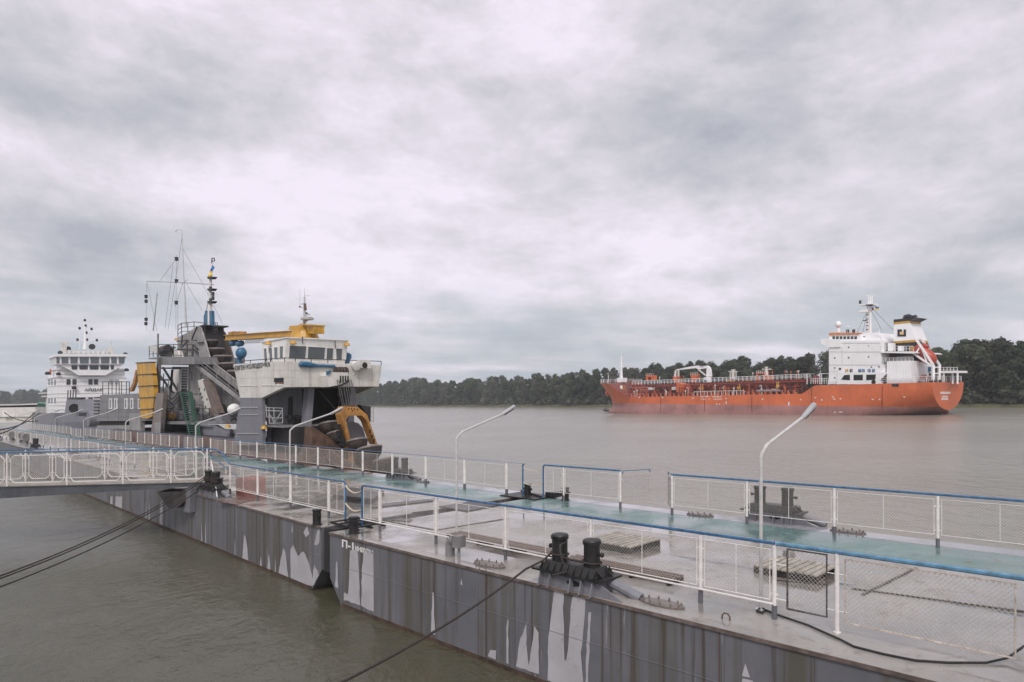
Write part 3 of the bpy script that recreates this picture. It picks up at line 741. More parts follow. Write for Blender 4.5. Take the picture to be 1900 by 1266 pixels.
double_bollard('Small distant double bollard beyond the gangway rails, next to the vents', P2, A2(66, .3), .3)
double_bollard('Distant double bollard at the left picture edge beyond the vents', P2, A2(-4, .3), .3)
def single_bollard(label, f, a, b):
    th = thing('single_bollard', label, 'bollard', f(a, b, DZ), 'single bollards beside the gap')
    c = f(a, b, DZ)
    m = MB(); m.lathe(c, [(.15, 0), (.15, .015), (.112, .02), (.112, .37), (.13, .385), (.13, .41), (.10, .42), (.0001, .42)], 18); m.build('bollard_post', BLACK, th, True)
    h = MB()
    for sg in (1, -1): h.lathe(c + Vector((0, 0, .26)), [(.022, .1), (.022, .16), (.036, .165), (.036, .19), (.01, .2)], 8, (f.a[0] * sg, f.a[1] * sg, 0))
    h.build('horn', BLACK, th, True)
single_bollard('Single black bollard left of the gap, on the near edge of the second pontoon', P2, *P2.flat(588, 974))
single_bollard('Single black bollard right of the gap, above the white pontoon lettering', P1, *P1.flat(656, 990))
single_bollard('Single black bollard at the far side of the gap beside the blue corner post', P2, *P2.flat(979, 922))
single_bollard('Single black bollard behind the short far railing with two posts', P1, *P1.flat(1049, 929))
# ---------------------------------------------------------------- deck fittings
def oval_flange(label, f, a, b, L=.40, Wd=.16):
    m = MB(); n = 22
    ring = lambda s, z: [f(a + L * s * math.cos(2 * math.pi * k / n), b + Wd * s * math.sin(2 * math.pi * k / n), DZ + z) for k in range(n)]
    m.loft(ring(1, .001), ring(1, .035)); m.loft(ring(.66, .035), ring(.6, .042))
    for k in range(0, n, 2):
        p = f(a + L * .85 * math.cos(2 * math.pi * k / n), b + Wd * .85 * math.sin(2 * math.pi * k / n), DZ + .035); m.lathe(p, [(.016, 0), (.016, .035), (.008, .05)], 6)
    tag(m.build('manhole_cover', paint('deck_fitting_grey' + str(len(bpy.data.materials)), (.17, .145, .13), .35, .6, (.08, .05, .04), None, 5, .2), origin=f(a, b, DZ)), label, 'manhole cover', 'oval bolted manhole covers on the decks')
oval_flange('Oval bolted manhole cover right of the grey vent elbow', P1, *(lambda q: (q[0], q[1]))(P1.flat(908, 1049)), .42, .17)
oval_flange('Oval bolted manhole cover right of the near double bollard', P1, *P1.flat(1228, 1122), .40, .16)
oval_flange('Oval bolted manhole cover on the far deck edge right of the open gates', P1, *P1.flat(1299, 957))
oval_flange('Oval bolted manhole cover on the far deck edge right of the far double bollard', P1, *P1.flat(1573, 988))
oval_flange('Oval bolted manhole cover beside the far bollard near the dredger', P2, *P2.flat(785, 895))
# vent elbow
x, y = P1.flat(838, 1032)
th = thing('vent_elbow', 'Grey pipe vent elbow with square mouth on the near deck edge', 'vent', P1(x, y, DZ))
v = MB(); c = P1(x + .05, y, DZ); pts = [c + Vector((0, 0, z)) for z in (0, .12, .22)]
for k in range(1, 6):
    t_ = k / 5 * math.pi / 2; pts.append(P1(x + .05 - .12 * (1 - math.cos(t_)), y, DZ + .22 + .12 * math.sin(t_)))
pts.append(P1(x - .16, y, DZ + .34)); v.tube(pts, .10, 14); v.build('pipe', GREYP, th, True)
v = MB(); v.box(P1, x - .33, x - .13, y - .11, y + .11, DZ + .22, DZ + .46); v.build('mouth', GREYP, th)
v = MB(); v.tube([P1(x - .24, y, DZ), P1(x - .24, y, DZ + .23)], .03, 8); v.build('drain_leg', GREYP, th, True)
for px, py, lab in ((22, 818, 'Small dark cowl vent next to the distant bollard, leftmost'), (40, 820, 'Small grey cowl vent, second from the left picture edge'), (18 + 30, 824, 'Small grey cowl vent beside the distant double bollard')):
    a, b = P2.flat(px, py); m = MB(); m.tube([P2(a, b, DZ), P2(a, b, DZ + .5), P2(a - .1, b, DZ + .6), P2(a - .5, b, DZ + .62)], [.22, .22, .3, .34], 10)
    tag(m.build('vent_cowl', GREYP, origin=P2(a, b, DZ), smooth=True), lab, 'vent', 'small cowl vents near the left picture edge')
# lashing ring
m = MB(); a, b = P1.flat(1347, 1150)
m.tube([P1(a + .06, b, DZ), P1(a + .06, b, DZ + .05), P1(a + .03, b, DZ + .09), P1(a - .03, b, DZ + .09), P1(a - .06, b, DZ + .05), P1(a - .06, b, DZ)], .012, 6)
tag(m.build('lashing_ring', RUST, origin=P1(a, b, DZ), smooth=True), 'Small steel lashing eye on the near deck edge left of the lamp post', 'deck ring')
BROWNSLAT = paint('brown_slats', (.20, .145, .115), .6, .5, (.10, .07, .055), None, 5, .25)
# duckboards: slatted timber gratings on runners
def duckboard(label, f, a0, a1, b0, b1, h=.14, n=9, along=True, name='slatted_pallet', z=DZ):
    th = thing(name, label, 'pallet', f((a0 + a1) / 2, (b0 + b1) / 2, z), 'slatted timber gratings on the deck')
    rnd = random.Random(int(a0 * 31 + b0)); s = MB()
    for i in range(n):
        if along:
            w_ = (a1 - a0) / n; x = a0 + w_ * i; s.box(f, x + w_ * .12, x + w_ * .88, b0 + rnd.uniform(-.02, .02), b1 + rnd.uniform(-.02, .02), z + h - .03 + rnd.uniform(0, .006), z + h + rnd.uniform(0, .006))
        else:
            w_ = (b1 - b0) / n; y_ = b0 + w_ * i; s.box(f, a0 + rnd.uniform(-.03, .03), a1 + rnd.uniform(-.03, .03), y_ + w_ * .25, y_ + w_ * .75, z + h - .03 + rnd.uniform(0, .006), z + h + rnd.uniform(0, .006))
    s.build('slats', BROWNSLAT if name == 'duckboard' else TIMBER, th)
    r_ = MB()
    if along:
        for y_ in (b0 + .04, (b0 + b1) / 2, b1 - .04): r_.box(f, a0 + .02, a1 - .02, y_ - .03, y_ + .03, z + .001, z + h - .032)
    else:
        k = max(3, int(abs(a1 - a0) / .9))
        for i in range(k + 1):
            x = a0 + .05 + (a1 - a0 - .1) * i / k; r_.box(f, x - .03, x + .03, b0 + .02, b1 - .02, z + .001, z + h - .032)
    r_.build('runners', paint('wet_black_timber', (.03, .026, .022), .5, .2, name + 'x' and (.07, .06, .05), None, 4, .3), th)
    return th
q0, q1 = P1.flat(1122, 1022), P1.flat(1180, 1003)
duckboard('Square slatted timber grating on the deck behind the near double bollard', P1, q0[0] - .65, q0[0] + .6, q0[1] + .05, q0[1] + 1.15, .16, 8)
q0 = P1.flat(1450, 1073)
duckboard('Square slatted timber grating on the deck behind the small dark gate', P1, q0[0] - .62, q0[0] + .55, q0[1] + .02, q0[1] + .95, .15, 9)
q0, q1 = P1.flat(830, 998), P1.flat(1030, 1040)
duckboard('Long slatted duckboard along the deck behind the grey vent elbow', P1, q1[0] + .1, q0[0] - .05, q0[1] - .1, q0[1] + .40, .11, 4, False, 'duckboard')
q2, q3 = P1.flat(1045, 1046), P1.flat(1262, 1082)
duckboard('Long slatted duckboard along the deck right of the near double bollard', P1, q3[0], q2[0], q2[1] - .05, q2[1] + .44, .11, 4, False, 'duckboard')
# hatch covers and seams on the deck
def hatch(label, f, pts, h, mat, name='hatch_cover', cat='hatch cover', z=DZ):
    fl = [f.flat(*p) for p in pts]; m = MB(); m.pz(f, fl, z + .002, z + h)
    c = f(sum(q[0] for q in fl) / len(fl), sum(q[1] for q in fl) / len(fl), z)
    return tag(m.build(name, mat, origin=c), label, cat)
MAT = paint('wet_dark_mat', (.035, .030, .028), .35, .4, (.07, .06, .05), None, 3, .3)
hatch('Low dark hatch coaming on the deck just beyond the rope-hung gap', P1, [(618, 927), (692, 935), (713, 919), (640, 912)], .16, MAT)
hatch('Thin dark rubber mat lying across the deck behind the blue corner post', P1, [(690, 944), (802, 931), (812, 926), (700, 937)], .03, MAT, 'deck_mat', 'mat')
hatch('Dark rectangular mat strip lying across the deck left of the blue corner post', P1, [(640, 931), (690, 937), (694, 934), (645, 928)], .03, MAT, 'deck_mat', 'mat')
SEAM = paint('dark_deck_seam', (.06, .05, .045), .4, .5, (.12, .08, .06), None, 9, .3)
for A_, B_ in (((715, 967), (812, 985)), ((806, 985), (940, 963)), ((765, 952), (850, 942)), ((1440, 1078), (1530, 1086)), ((1580, 1093), (1900, 1136)), ((1600, 1105), (1700, 1055))):
    p, q = P1.flat(*A_), P1.flat(*B_); d = Vector((q[0] - p[0], q[1] - p[1])); nrm = Vector((-d.y, d.x)).normalized() * .022
    sm = MB(); sm.pz(P1, [(p[0] + nrm.x, p[1] + nrm.y), (q[0] + nrm.x, q[1] + nrm.y), (q[0] - nrm.x, q[1] - nrm.y), (p[0] - nrm.x, p[1] - nrm.y)], DZ + .001, DZ + .018); sm.build('deck_seam', SEAM, pon1)
p = P1.flat(752, 966); sm = MB(); sm.pz(P1, [(p[0] - .32, p[1] - .1), (p[0] + .28, p[1] - .25), (p[0] + .3, p[1] + .1), (p[0] - .1, p[1] + .16)], DZ + .001, DZ + .022); sm.build('dark_deck_patch', SEAM, pon1)  # thin dark patch laid on the deck
# red box on the second pontoon
p = P2.flat(445, 918); th = thing('deck_locker', 'Faded red steel locker box on the second pontoon behind the railing', 'locker', P2(p[0], p[1] + .4, DZ))
b_ = MB(); b_.pb(P2, [(p[0] - .36, DZ + .002), (p[0] + .36, DZ + .002), (p[0] + .36, DZ + .52), (p[0] + .30, DZ + .60), (p[0] - .30, DZ + .60), (p[0] - .36, DZ + .52)], p[1], p[1] + .8); b_.build('body', CLAYRED, th)
b_ = MB(); b_.box(P2, p[0] - .37, p[0] + .37, p[1] - .012, p[1] - .002, DZ + .44, DZ + .47); b_.build('lid_seam', CLAYRED, th)
p = P2.flat(420, 930); hatch('Reddish flat steel plate on the deck edge beside the lashed double bollard', P2, [(400, 931), (455, 921), (470, 928), (440, 937)], .02, paint('dull_red_plate', (.17, .10, .085), .3, .6, (.10, .07, .06), None, 3, .25), 'steel_plate', 'plate')
# folded ramp plates over the gap
rp = thing('gap_ramp', 'Small dark lattice ramp lying over the gap beside the single bollards', 'ramp', P1(.9, 1.0, DZ))
m = MB()
for b_ in (.55, .95, 1.35): m.bar(P1(.2, b_, DZ + .03), P1(1.6, b_ + .03, DZ + .06), .05)
for a_ in (.3, .7, 1.1, 1.5): m.bar(P1(a_, .55, DZ + .08), P1(a_, 1.38, DZ + .08), .035)
m.build('lattice', BLACK, rp)
m = MB(); m.box(P1, .25, 1.55, 4.2, 5.6, DZ + .002, DZ + .03); tag(m.build('ramp_plate', MAT, origin=P1(.9, 4.9, DZ)), 'Dark flat ramp plate bridging the middle of the gap', 'ramp')
m = MB(); m.box(P1, .1, 1.7, 6.9, 7.9, DZ + .01, DZ + .05); m.box(P1, -.2, .2, 7.5, 7.9, DZ + .05, DZ + .2); m.bar(P1(.2, 7.3, DZ + .08), P1(1.6, 7.8, DZ + .1), .05)
tag(m.build('ramp_plate', BLACK, origin=P1(.9, 7.4, DZ)), 'Black ramp plate at the far end of the gap between blue corner posts', 'ramp')
# ---------------------------------------------------------------- ropes
def sag(p, q, s, n=14):
    p, q = Vector(p), Vector(q); return [p.lerp(q, i / n) - Vector((0, 0, s * 4 * (i / n) * (1 - i / n))) for i in range(n + 1)]
def rope(label, pts, r, mat=ROPE, name='mooring_rope', cat='rope', group=None):
    m = MB(); m.tube(pts, r, 6); o = m.build(name, mat, smooth=True, origin=pts[0]); return tag(o, label, cat, group)
def at(px, py, Y):                             # a point seen at (px,py) and Y metres ahead
    return Vector(((px - CX) / F * Y, Y, H - (py - (Y0 - K * (px - CX))) / F * Y))
a0_, b0_ = A2(641, NB2), NB2
for zz, lab in ((1.0, 'Upper cream rope looped across the gap between the near blue corner posts'), (.52, 'Lower cream rope looped across the gap between the near blue corner posts')):
    rope(lab, sag(P2(A2(641, NB2), NB2, DZ + zz), P1(A1(672, NB), NB, DZ + zz - .03), .13), .022, CREAM, 'barrier_rope', 'rope', None)
for zz, lab in ((.98, 'Upper thin cream rope across the far end of the gap'), (.5, 'Lower thin cream rope across the far end of the gap')):
    rope(lab, sag(P2(A2(970, FB2), FB2, DZ + zz), P1(A1(1008, FB), FB, DZ + zz), .10), .014, CREAM, 'barrier_rope', 'rope', None)
bl = ab[0] + .05
# near rope: turns round both posts, then down to the shore
def ring(a, b, z, r, n=14): return [P1(a + r * math.cos(2 * math.pi * k / n), b + r * math.sin(2 * math.pi * k / n), z + .004 * k) for k in range(n + 1)]
pts = ring(bl - .36, .24, DZ + .46, .158)[::-1] + [P1(bl, .10, DZ + .50)] + ring(bl + .36, .24, DZ + .50, .156) + [P1(bl + .55, .02, DZ + .42), P1(bl + .66, -.18, DZ + .33)]
end = at(560, 1302, 7.6)
pts += sag(P1(bl + .70, -.26, DZ + .30), end, .12, 20)
rope('Dark mooring rope running from the near double bollard down to the lower picture edge', pts, .019)
k_ = [P1(bl + .20, .24, DZ + .75)] + [P1(bl + .2 - .3 * t_, .10 - .22 * math.sin(t_ * 2.2), DZ + .75 + .05 * math.sin(t_ * 3) - .45 * t_ ** 1.6) for t_ in (.15, .35, .55, .75, .95)] + [P1(bl + .05, -.30, DZ + .30)]
rope('Loose loop of dark rope hanging over the near double bollard base', k_, .018)
cb = A2(394, .26)
for (ex, ey, EY), (da, dz), lab in (((-40, 1083, 14.5), (.36, .62), 'Upper mooring line from the lashed double bollard to the left picture edge'), ((-40, 1088, 14.4), (.36, .54), 'Middle mooring line from the lashed double bollard, close below the upper one'),
                                    ((-40, 1104, 14.2), (-.36, .5), 'Lowest mooring line from the lashed double bollard to the left picture edge')):
    pts = [P2(cb + da + .155 * math.cos(.45 * k), .26 + .155 * math.sin(.45 * k), DZ + dz + .003 * k) for k in range(-14, 9)][::-1]
    pts += sag(P2(cb + da + .05, .10, DZ + dz), at(ex, ey, EY), .25, 20); rope(lab, pts, .018, group=None)
for k in range(5):
    r_ = [P2(cb + (.36 if k % 2 else -.36) + .16 * math.cos(.42 * j), .26 + .16 * math.sin(.42 * j), DZ + .5 + .05 * (k // 2) + .002 * j) for j in range(16)]
    rope('Turns of dark rope wound on the lashed double bollard below the gangway', r_, .022, group='rope turns on the lashed double bollard', name='rope_turn')
# hose along the near deck
hp = [(1405, 1136), (1412, 1130), (1420, 1134), (1414, 1140), (1404, 1136), (1410, 1128), (1424, 1136), (1450, 1146), (1500, 1163), (1560, 1190), (1585, 1203), (1640, 1217), (1700, 1229), (1760, 1233), (1830, 1233)]
rope('Black hose lying along the near deck from the lamp post to the right picture edge', [Vector(ground(x, y)) + Vector((0, 0, .02)) for x, y in hp] + [Vector(ground(1868, 1229)) + Vector((0, 0, .05)), Vector(ground(1900, 1224)) + Vector((0, 0, .16)), Vector(ground(1960, 1220)) + Vector((0, 0, .3))], .016, BLACK, 'deck_hose', 'hose')
for (p0, p1, lab) in (((-10, 808, 48), (66, 763, 80), 'Dark cable rising from the distant bollards towards the white ship'), ((-10, 799, 50), (74, 766, 80), 'Second dark cable beside it, rising towards the white ship'), ((8, 766, 78), (70, 781, 70), 'Thin dark cable dropping rightwards in front of the pale covered barge')):
    rope(lab, sag(at(*p0), at(*p1), .4), .05, ROPE, 'ship_cable', 'cable')
# ---------------------------------------------------------------- gangway
GY0, GY1 = 25.3, 26.7
gx = lambda px, Y: (px - CX) / F * Y
GF = Frame((0, 0), (1, 0)); GF.a = (1, 0); GF.b = (0, 1)
gw = thing('gangway', 'Steel gangway with blue double hand rails and white wire panels landing on the second pontoon', 'gangway', GF(gx(380, 24), 24, DZ))
zf = 2.18; lx = gx(-260, GY0); rx = gx(384, GY0)
def zt(px, py, Y): return at(px, py, Y).z
m = MB(); m.box(GF, lx, rx, GY0, GY1, zf - .06, zf); m.build('floor', TIMBER, gw)
for Y_ in (GY0 - .02, GY1 - .08):
    m = MB(); zl, zr = zt(0, 925, GY0) , zt(360, 903, GY0)
    sl = (zr - zl) / (gx(360, GY0) - gx(0, GY0))
    m.pb(GF, [(lx, zf - .06), (rx, zf - .06), (rx, zf - .3), (gx(360, GY0), zr), (gx(0, GY0), zl), (lx, zl - .03)], Y_, Y_ + .10)
    m.box(GF, lx, rx, Y_ - .035, Y_ + .14, zf - .055, zf - .02)
    m.build('girder', paint('gangway_girder_paint%d' % int(Y_), (.07, .075, .085), .45, .3, (.12, .115, .12), .3, 1.2, .2), gw)
for Y_, pxs, nm in ((GY0, (-120, -90, 14, 125, 229, 318, 385), 'near'), (GY1, (-60, 48, 98, 195, 285, 365), 'far')):
    ztop = zt(200, 837 if Y_ == GY0 else 832, Y_)
    m = MB()
    hr = [GF(lx, Y_, ztop + .03), GF(gx(385, Y_), Y_, ztop)]
    if Y_ == GY0: hr += [GF(gx(398, Y_), Y_, ztop - .03), GF(gx(410, Y_), Y_ + .05, ztop - .16), P2(A2(427, NB2), NB2, DZ + 1.1)]
    else: hr += [GF(gx(372, Y_), Y_, ztop - .05), P2(A2(410, NB2), NB2 + .9, DZ + .25)]
    m.tube(hr, .030, 8); m.build('hand_rail', RAILBLUE, gw, True)
    for px in pxs:
        x = gx(px, Y_); p = MB(); p.tube([GF(x, Y_ - .02, zf - .05), GF(x, Y_ - .02, ztop)], .030, 8); p.build('post', RAILWHITE, gw, True)
    for i in range(len(pxs) - 1):
        x0, x1 = gx(pxs[i], Y_) + .12, gx(pxs[i + 1], Y_) - .12
        if x1 - x0 < .35: continue
        z0, z1, c = zf + .10, ztop - .10, .13
        fr_ = [(x0 + c, z0), (x1 - c, z0), (x1, z0 + c), (x1, z1 - c), (x1 - c, z1), (x0 + c, z1), (x0, z1 - c), (x0, z0 + c), (x0 + c, z0)]
        p = MB(); p.tube([GF(a, Y_, z) for a, z in fr_], .018, 6)
        for zz in (z0 + .22, z1 - .22):
            p.tube([GF(x0 - .12, Y_, zz), GF(x0, Y_, zz)], .012, 5); p.tube([GF(x1, Y_, zz), GF(x1 + .12, Y_, zz)], .012, 5)
        for xx, s in ((x0, -1), (x1, 1)):
            p.tube([GF(xx + s * .02, Y_, z1 - c - .08), GF(xx + s * .10, Y_, z1 + .02)], .011, 5); p.tube([GF(xx + s * .02, Y_, z0 + c + .05), GF(xx + s * .10, Y_, z0 - .05)], .011, 5)
        po = p.build('panel', RAILWHITE, gw)
        q = MB(); chain_link(q, GF, Y_, x0 + .02, x1 - .02, z0, z1, .075, .004); q.build('wire_mesh', WIRE, po)
# end frame, sloping stays and bracket under the landing
m = MB()
for b_ in (NB2 - .5, NB2 + .4):
    m.tube([GF(gx(392, GY0), GY0, zf + .75), P2(A2(414, b_), b_ - .2, DZ + .05)], .02, 6)
m.build('stay', RAILWHITE, gw, True)
br = MB(); br.pb(GF, [(gx(290, GY0), zf - .36), (gx(365, GY0), zf - .36), (gx(325 + 1, GY0), zt(325, 944, GY0)), (gx(312, GY0), zt(312, 944, GY0))], GY0 + .05, GY0 + 1.0)
br.build('bracket', DARKSTEEL, gw)
br = MB(); q = [(322, 915), (366, 902), (363, 950), (330, 944)]
br.pb(P2, [P2.onb(*c, 0) for c in q], -.22, -.01); br.build('landing_bracket', GREYP2, gw)
# ---------------------------------------------------------------- bucket dredger
D = Frame((-14.0, 42.0), P2.a)
Zd3, Zd4, Zd5, Zm, Zg, Zl, Zh, Zw = (zoom(240, 580, 5.2733), zoom(420, 530, 5.9375), zoom(420, 680, 5), zoom(240, 420, 6.664), zoom(560, 740, 7.9125),
                                     zoom(0, 560, 4.5214), zoom(260, 600, 9.5), zoom(460, 700, 8.44))
def SB(f, zf, pts, b): return [f.onb(*zf(*p), b) for p in pts]
def SA(f, zf, pts, a): return [f.ona(*zf(*p), a) for p in pts]
def hit(px, py, p0, n):
    d = Vector(((px - CX) / F, 1, -(py - (Y0 - K * (px - CX))) / F)); o = Vector((0, 0, H))
    return o + d * ((Vector(p0) - o).dot(n) / d.dot(n))
def at_b(f, zf, x, y, b): a, z = f.onb(*zf(x, y), b); return f(a, b, z)
def at_a(f, zf, x, y, a): b, z = f.ona(*zf(x, y), a); return f(a, b, z)
dr = thing('dredger', 'Grey bucket dredger with white wheelhouse block, yellow roof crane and ochre ladder bail', 'dredger', D(18, 3.5, 0))
def part(m, name, mat, parent=None, smooth=False): return m.build(name, mat, parent or dr, smooth)
Wd = D.ona(*Zd4(1712, 880), 0)[0]
m = MB(); m.pz(D, [(0.5, .9), (.5, Wd - .3), (5, Wd), (44, Wd), (44, .1), (4, .1)], -.6, 1.75); m.pz(D, [(7.6, .06), (44, .06), (44, Wd - .04), (7.6, Wd - .04)], 1.7, 2.5); part(m, 'hull', paint('dredger_hull', (.20, .135, .11), .6, .5, (.10, .05, .035), .7, .8, .25, bump=.4))
m = MB(); m.box(D, 7.8, 43.8, .3, Wd - .2, 2.5, 2.54); part(m, 'deck', DARKSTEEL)
# white bridge block
TL, TR_, BRc, LM, LB = SB(D, Zd3, [(1018, 505), (1515, 480), (1515, 730), (1295, 835), (1085, 835)], 0)
zb = BRc[1]; la = TL[0] + (LB[0] - TL[0]) * (TL[1] - zb) / (TL[1] - LB[1])
m = MB(); fp = SA(D, Zd4, [(640, 835), (1712, 880), (1680, 1130), (640, 1115)], 0)
L_ = [D(TL[0], 0, TL[1]), D(0, 0, fp[0][1]), D(0, 0, zb), D(la, 0, zb)]
R_ = [D(TL[0], Wd, TL[1] + .1), D(0, fp[1][0], fp[1][1]), D(0, fp[2][0], zb), D(la, Wd - .2, zb)]
m.loft(L_, R_)
m.loft([D(a, 0, z) for a, z in (BRc, LM, LB, (la, zb))], [D(a, .28, z) for a, z in (BRc, LM, LB, (la, zb))])
m.loft([D(a, Wd - .5, z) for a, z in (BRc, LM, LB, (la, zb))], [D(a, Wd - .22, z) for a, z in (BRc, LM, LB, (la, zb))])
for x0, x1, y in ((150, 345, 1106), (395, 625, 1100)):
    p, q = at_b(D, Zd4, x0, y, -.01), at_b(D, Zd4, x1, y, -.01); m.bar(p, q, .05)
part(m, 'bridge_block', OLDWHITE)
sm = MB()
for y in (930, 1005):
    sm.tube([at_b(D, Zd4, 100 + (y - 870) * .18, y + 20, -.002), at_b(D, Zd4, 636, y, -.002)], .012, 4); sm.tube([at_a(D, Zd4, 642, y, -.002), at_a(D, Zd4, 1690, y + 40, -.002)], .012, 4)
for x in (260, 440): sm.tube([at_b(D, Zd4, x, 880, -.002), at_b(D, Zd4, x, 1170, -.002)], .01, 4)
for x in (900, 1120, 1400): sm.tube([at_a(D, Zd4, x, 920, -.002), at_a(D, Zd4, x, 1120, -.002)], .01, 4)
part(sm, 'plate_seams', OLDWHITE)
m = MB(); m.pb(D, SB(D, Zd4, [(527, 1020), (632, 1016), (632, 1062), (527, 1066)], 0), -.012, .0); part(m, 'side_port', DARKIN)
m = MB(); m.pb(D, SB(D, Zd4, [(535, 1066), (634, 1062), (632, 1085), (560, 1080), (540, 1095)], 0), -.008, -.001); part(m, 'rust_stain', RUST)
lettering(D, 'ЄВГЕН КОЛОДОЧКА', D.onb(*Zd4(97, 900), 0)[0], D.onb(*Zd4(487, 880), 0)[0], D.onb(*Zd4(290, 926), 0)[1], D.onb(*Zd4(290, 862), 0)[1], -.03, bold=.015).build('lettering', INK, dr)
# legs and pillars under the block
aL = LM[0]; bleg = D.ona(*Zd5(360, 400), aL)[0]
lp = SB(D, Zd3, [(1085, 835), (1295, 835), (1300, 1300), (1015, 1300)], 0)
m = MB(); m.pb(D, lp, 0.02, bleg); part(m, 'leg', GREYP2)
m = MB(); m.pb(D, lp, Wd - .22 - bleg, Wd - .24); part(m, 'leg', GREYP2)
m = MB()
for x0, x1, y in ((135, 292, 381), (128, 296, 448), (100, 298, 624)): m.bar(at_b(D, Zd5, x0, y, 0), at_b(D, Zd5, x1, y, 0), .06)
part(m, 'leg_step', GALV)
for q in ([(765, 192), (820, 192), (762, 905), (712, 905)], [(1160, 192), (1208, 192), (1150, 905), (1095, 905)]):
    m = MB(); m.pa(D, SA(D, Zd5, q, .8), .8, 1.5); part(m, 'pillar', GREYP2)
m = MB(); m.box(D, 4.0, 4.2, .7, 3.1, 1.8, zb + .05); part(m, 'bulkhead', GREYP2)
m = MB(); m.pa(D, SA(D, Zd5, [(575, 300), (590, 275), (605, 275), (615, 300), (612, 470), (575, 470)], 4), 3.94, 4.0); part(m, 'door', DARKSTEEL)
m = MB(); m.box(D, 5.2, 5.4, 3.1, Wd - .3, 1.8, zb + .05); m.box(D, 4.2, 5.2, 3.1, 3.2, 1.8, zb + .05); part(m, 'shade_backing', DARKIN)  # near-black backing: the shade of the recess is put into its colour
zp = D.ona(*Zd5(600, 548), .9)[1]
m = MB(); m.box(D, .9, 4.0, bleg + .1, 3.2, zp - .12, zp); part(m, 'platform', GREYP)
m = MB(); m.box(D, .95, 3.9, .9, 3.0, zp - 1.4, zp - .13); part(m, 'machinery', DARKSTEEL)
m = MB()
for s_ in ([(368, 383), (520, 388), (522, 525), (400, 530)], [(365, 410), (520, 415)], [(440, 388), (445, 525), (520, 410)], [(445, 525), (420, 475), (395, 440)], [(395, 385), (400, 530)], [(370, 380), (375, 470), (430, 480), (520, 480)]):
    m.tube([at_a(D, Zd5, x, y, .95) for x, y in s_], .035, 5)
part(m, 'platform_rail', GALV)
m = MB()
for x in (585, 655): m.ball(at_a(D, Zd5, x, 480, 2.5), .25, 8)
for x in (600, 640, 690): m.box(D, 2.2, 2.9, D.ona(*Zd5(x, 500), 2.4)[0], D.ona(*Zd5(x + 25, 500), 2.4)[0], zp + .01, zp + .3)
m.tube([at_a(D, Zd5, 540, 470, 2.4), at_a(D, Zd5, 725, 470, 2.4)], .09, 8); part(m, 'winch', DARKSTEEL, None, True)
# wheelhouse
b0 = D.ona(*Zd4(640, 830), .9)[0]; zB = D.ona(*Zd4(640, 860), .9)[1]
af, zt_ = D.onb(*Zd4(665, 580), b0); ab_, _ = D.onb(*Zd4(415, 850), b0); abt, zt2 = D.onb(*Zd4(390, 632), b0)
b1 = D.ona(*Zd4(1312, 890), .9)[0]
m = MB(); Lp = [(ab_, zB), (.9, zB), (af, zt_), (abt, zt_)]; m.pb(D, Lp, b0, b1)
m.pb(D, [(af - .08, zt_ + .002), (af - .08, zt_ + .07), (abt + .08, zt_ + .07), (abt + .08, zt_ + .002)], b0 - .08, b1 + .08)
wh = part(m, 'wheelhouse', WHITE)
p0 = D(.9, b0, zB); nf = (D(.9, b1, zB) - p0).cross(D(af, b0, zt_) - p0).normalized()
if nf.y > 0: nf = -nf
ns = (D(ab_, b0, zB) - p0).cross(D(af, b0, zt_) - p0).normalized()
if ns.y > 0: ns = -ns
def pane(zf, q, p, n, mat, off=.015, fr=True, name='window'):
    pts = [hit(*zf(x, y), p, n) for x, y in q]; m = MB(); m.loft([v + n * .002 for v in pts], [v + n * off for v in pts])
    o = part(m, name, mat)
    if fr:
        k = MB(); pp_ = [v + n * .02 for v in pts]; k.tube(pp_ + [pp_[0]], .028, 4); k.build('window_frame', WHITE, o)
    return o
for q in ([(692, 660), (882, 668), (870, 808), (686, 798)], [(897, 670), (1090, 682), (1080, 818), (892, 806)], [(1104, 686), (1180, 690), (1172, 820), (1098, 816)], [(1204, 690), (1277, 694), (1270, 826), (1208, 820)]):
    pane(Zd4, q, p0, nf, GLASS)
for q in ([(414, 692), (448, 690), (458, 832), (424, 836)], [(470, 688), (508, 684), (516, 828), (482, 832)], [(528, 682), (570, 676), (572, 806), (532, 812)], [(590, 672), (632, 664), (630, 800), (592, 806)]):
    pane(Zd4, q, p0, ns, GLASS)
def lamp_y(p): m = MB(); m.lathe(p, [(.12, -.06), (.22, -.10), (.16, .05), (.05, .12)], 10); part(m, 'deck_lamp', YELLOW, None, True)
lamp_y(hit(*Zd4(490, 635), p0, ns) + ns * .2); lamp_y(hit(*Zd4(722, 620), p0, nf) + nf * .2); lamp_y(hit(*Zd4(1313, 642), p0, nf) + nf * .2)
lamp_y(D(aL - .1, bleg * .5, D.ona(*Zd5(355, 565), aL)[1])); lamp_y(at_b(D, Zd3, 965, 1112, .5)); lamp_y(at_b(D, Zh, 640, 280, 2.8))
m = MB()
for x, y0_, y1 in ((830, 560, 640), (1188, 605, 690)): m.tube([hit(*Zd4(x, y0_), p0, nf) + nf * .1, hit(*Zd4(x, y1), p0, nf) + nf * .15], .03, 5)
part(m, 'wiper_arm', DARKSTEEL)
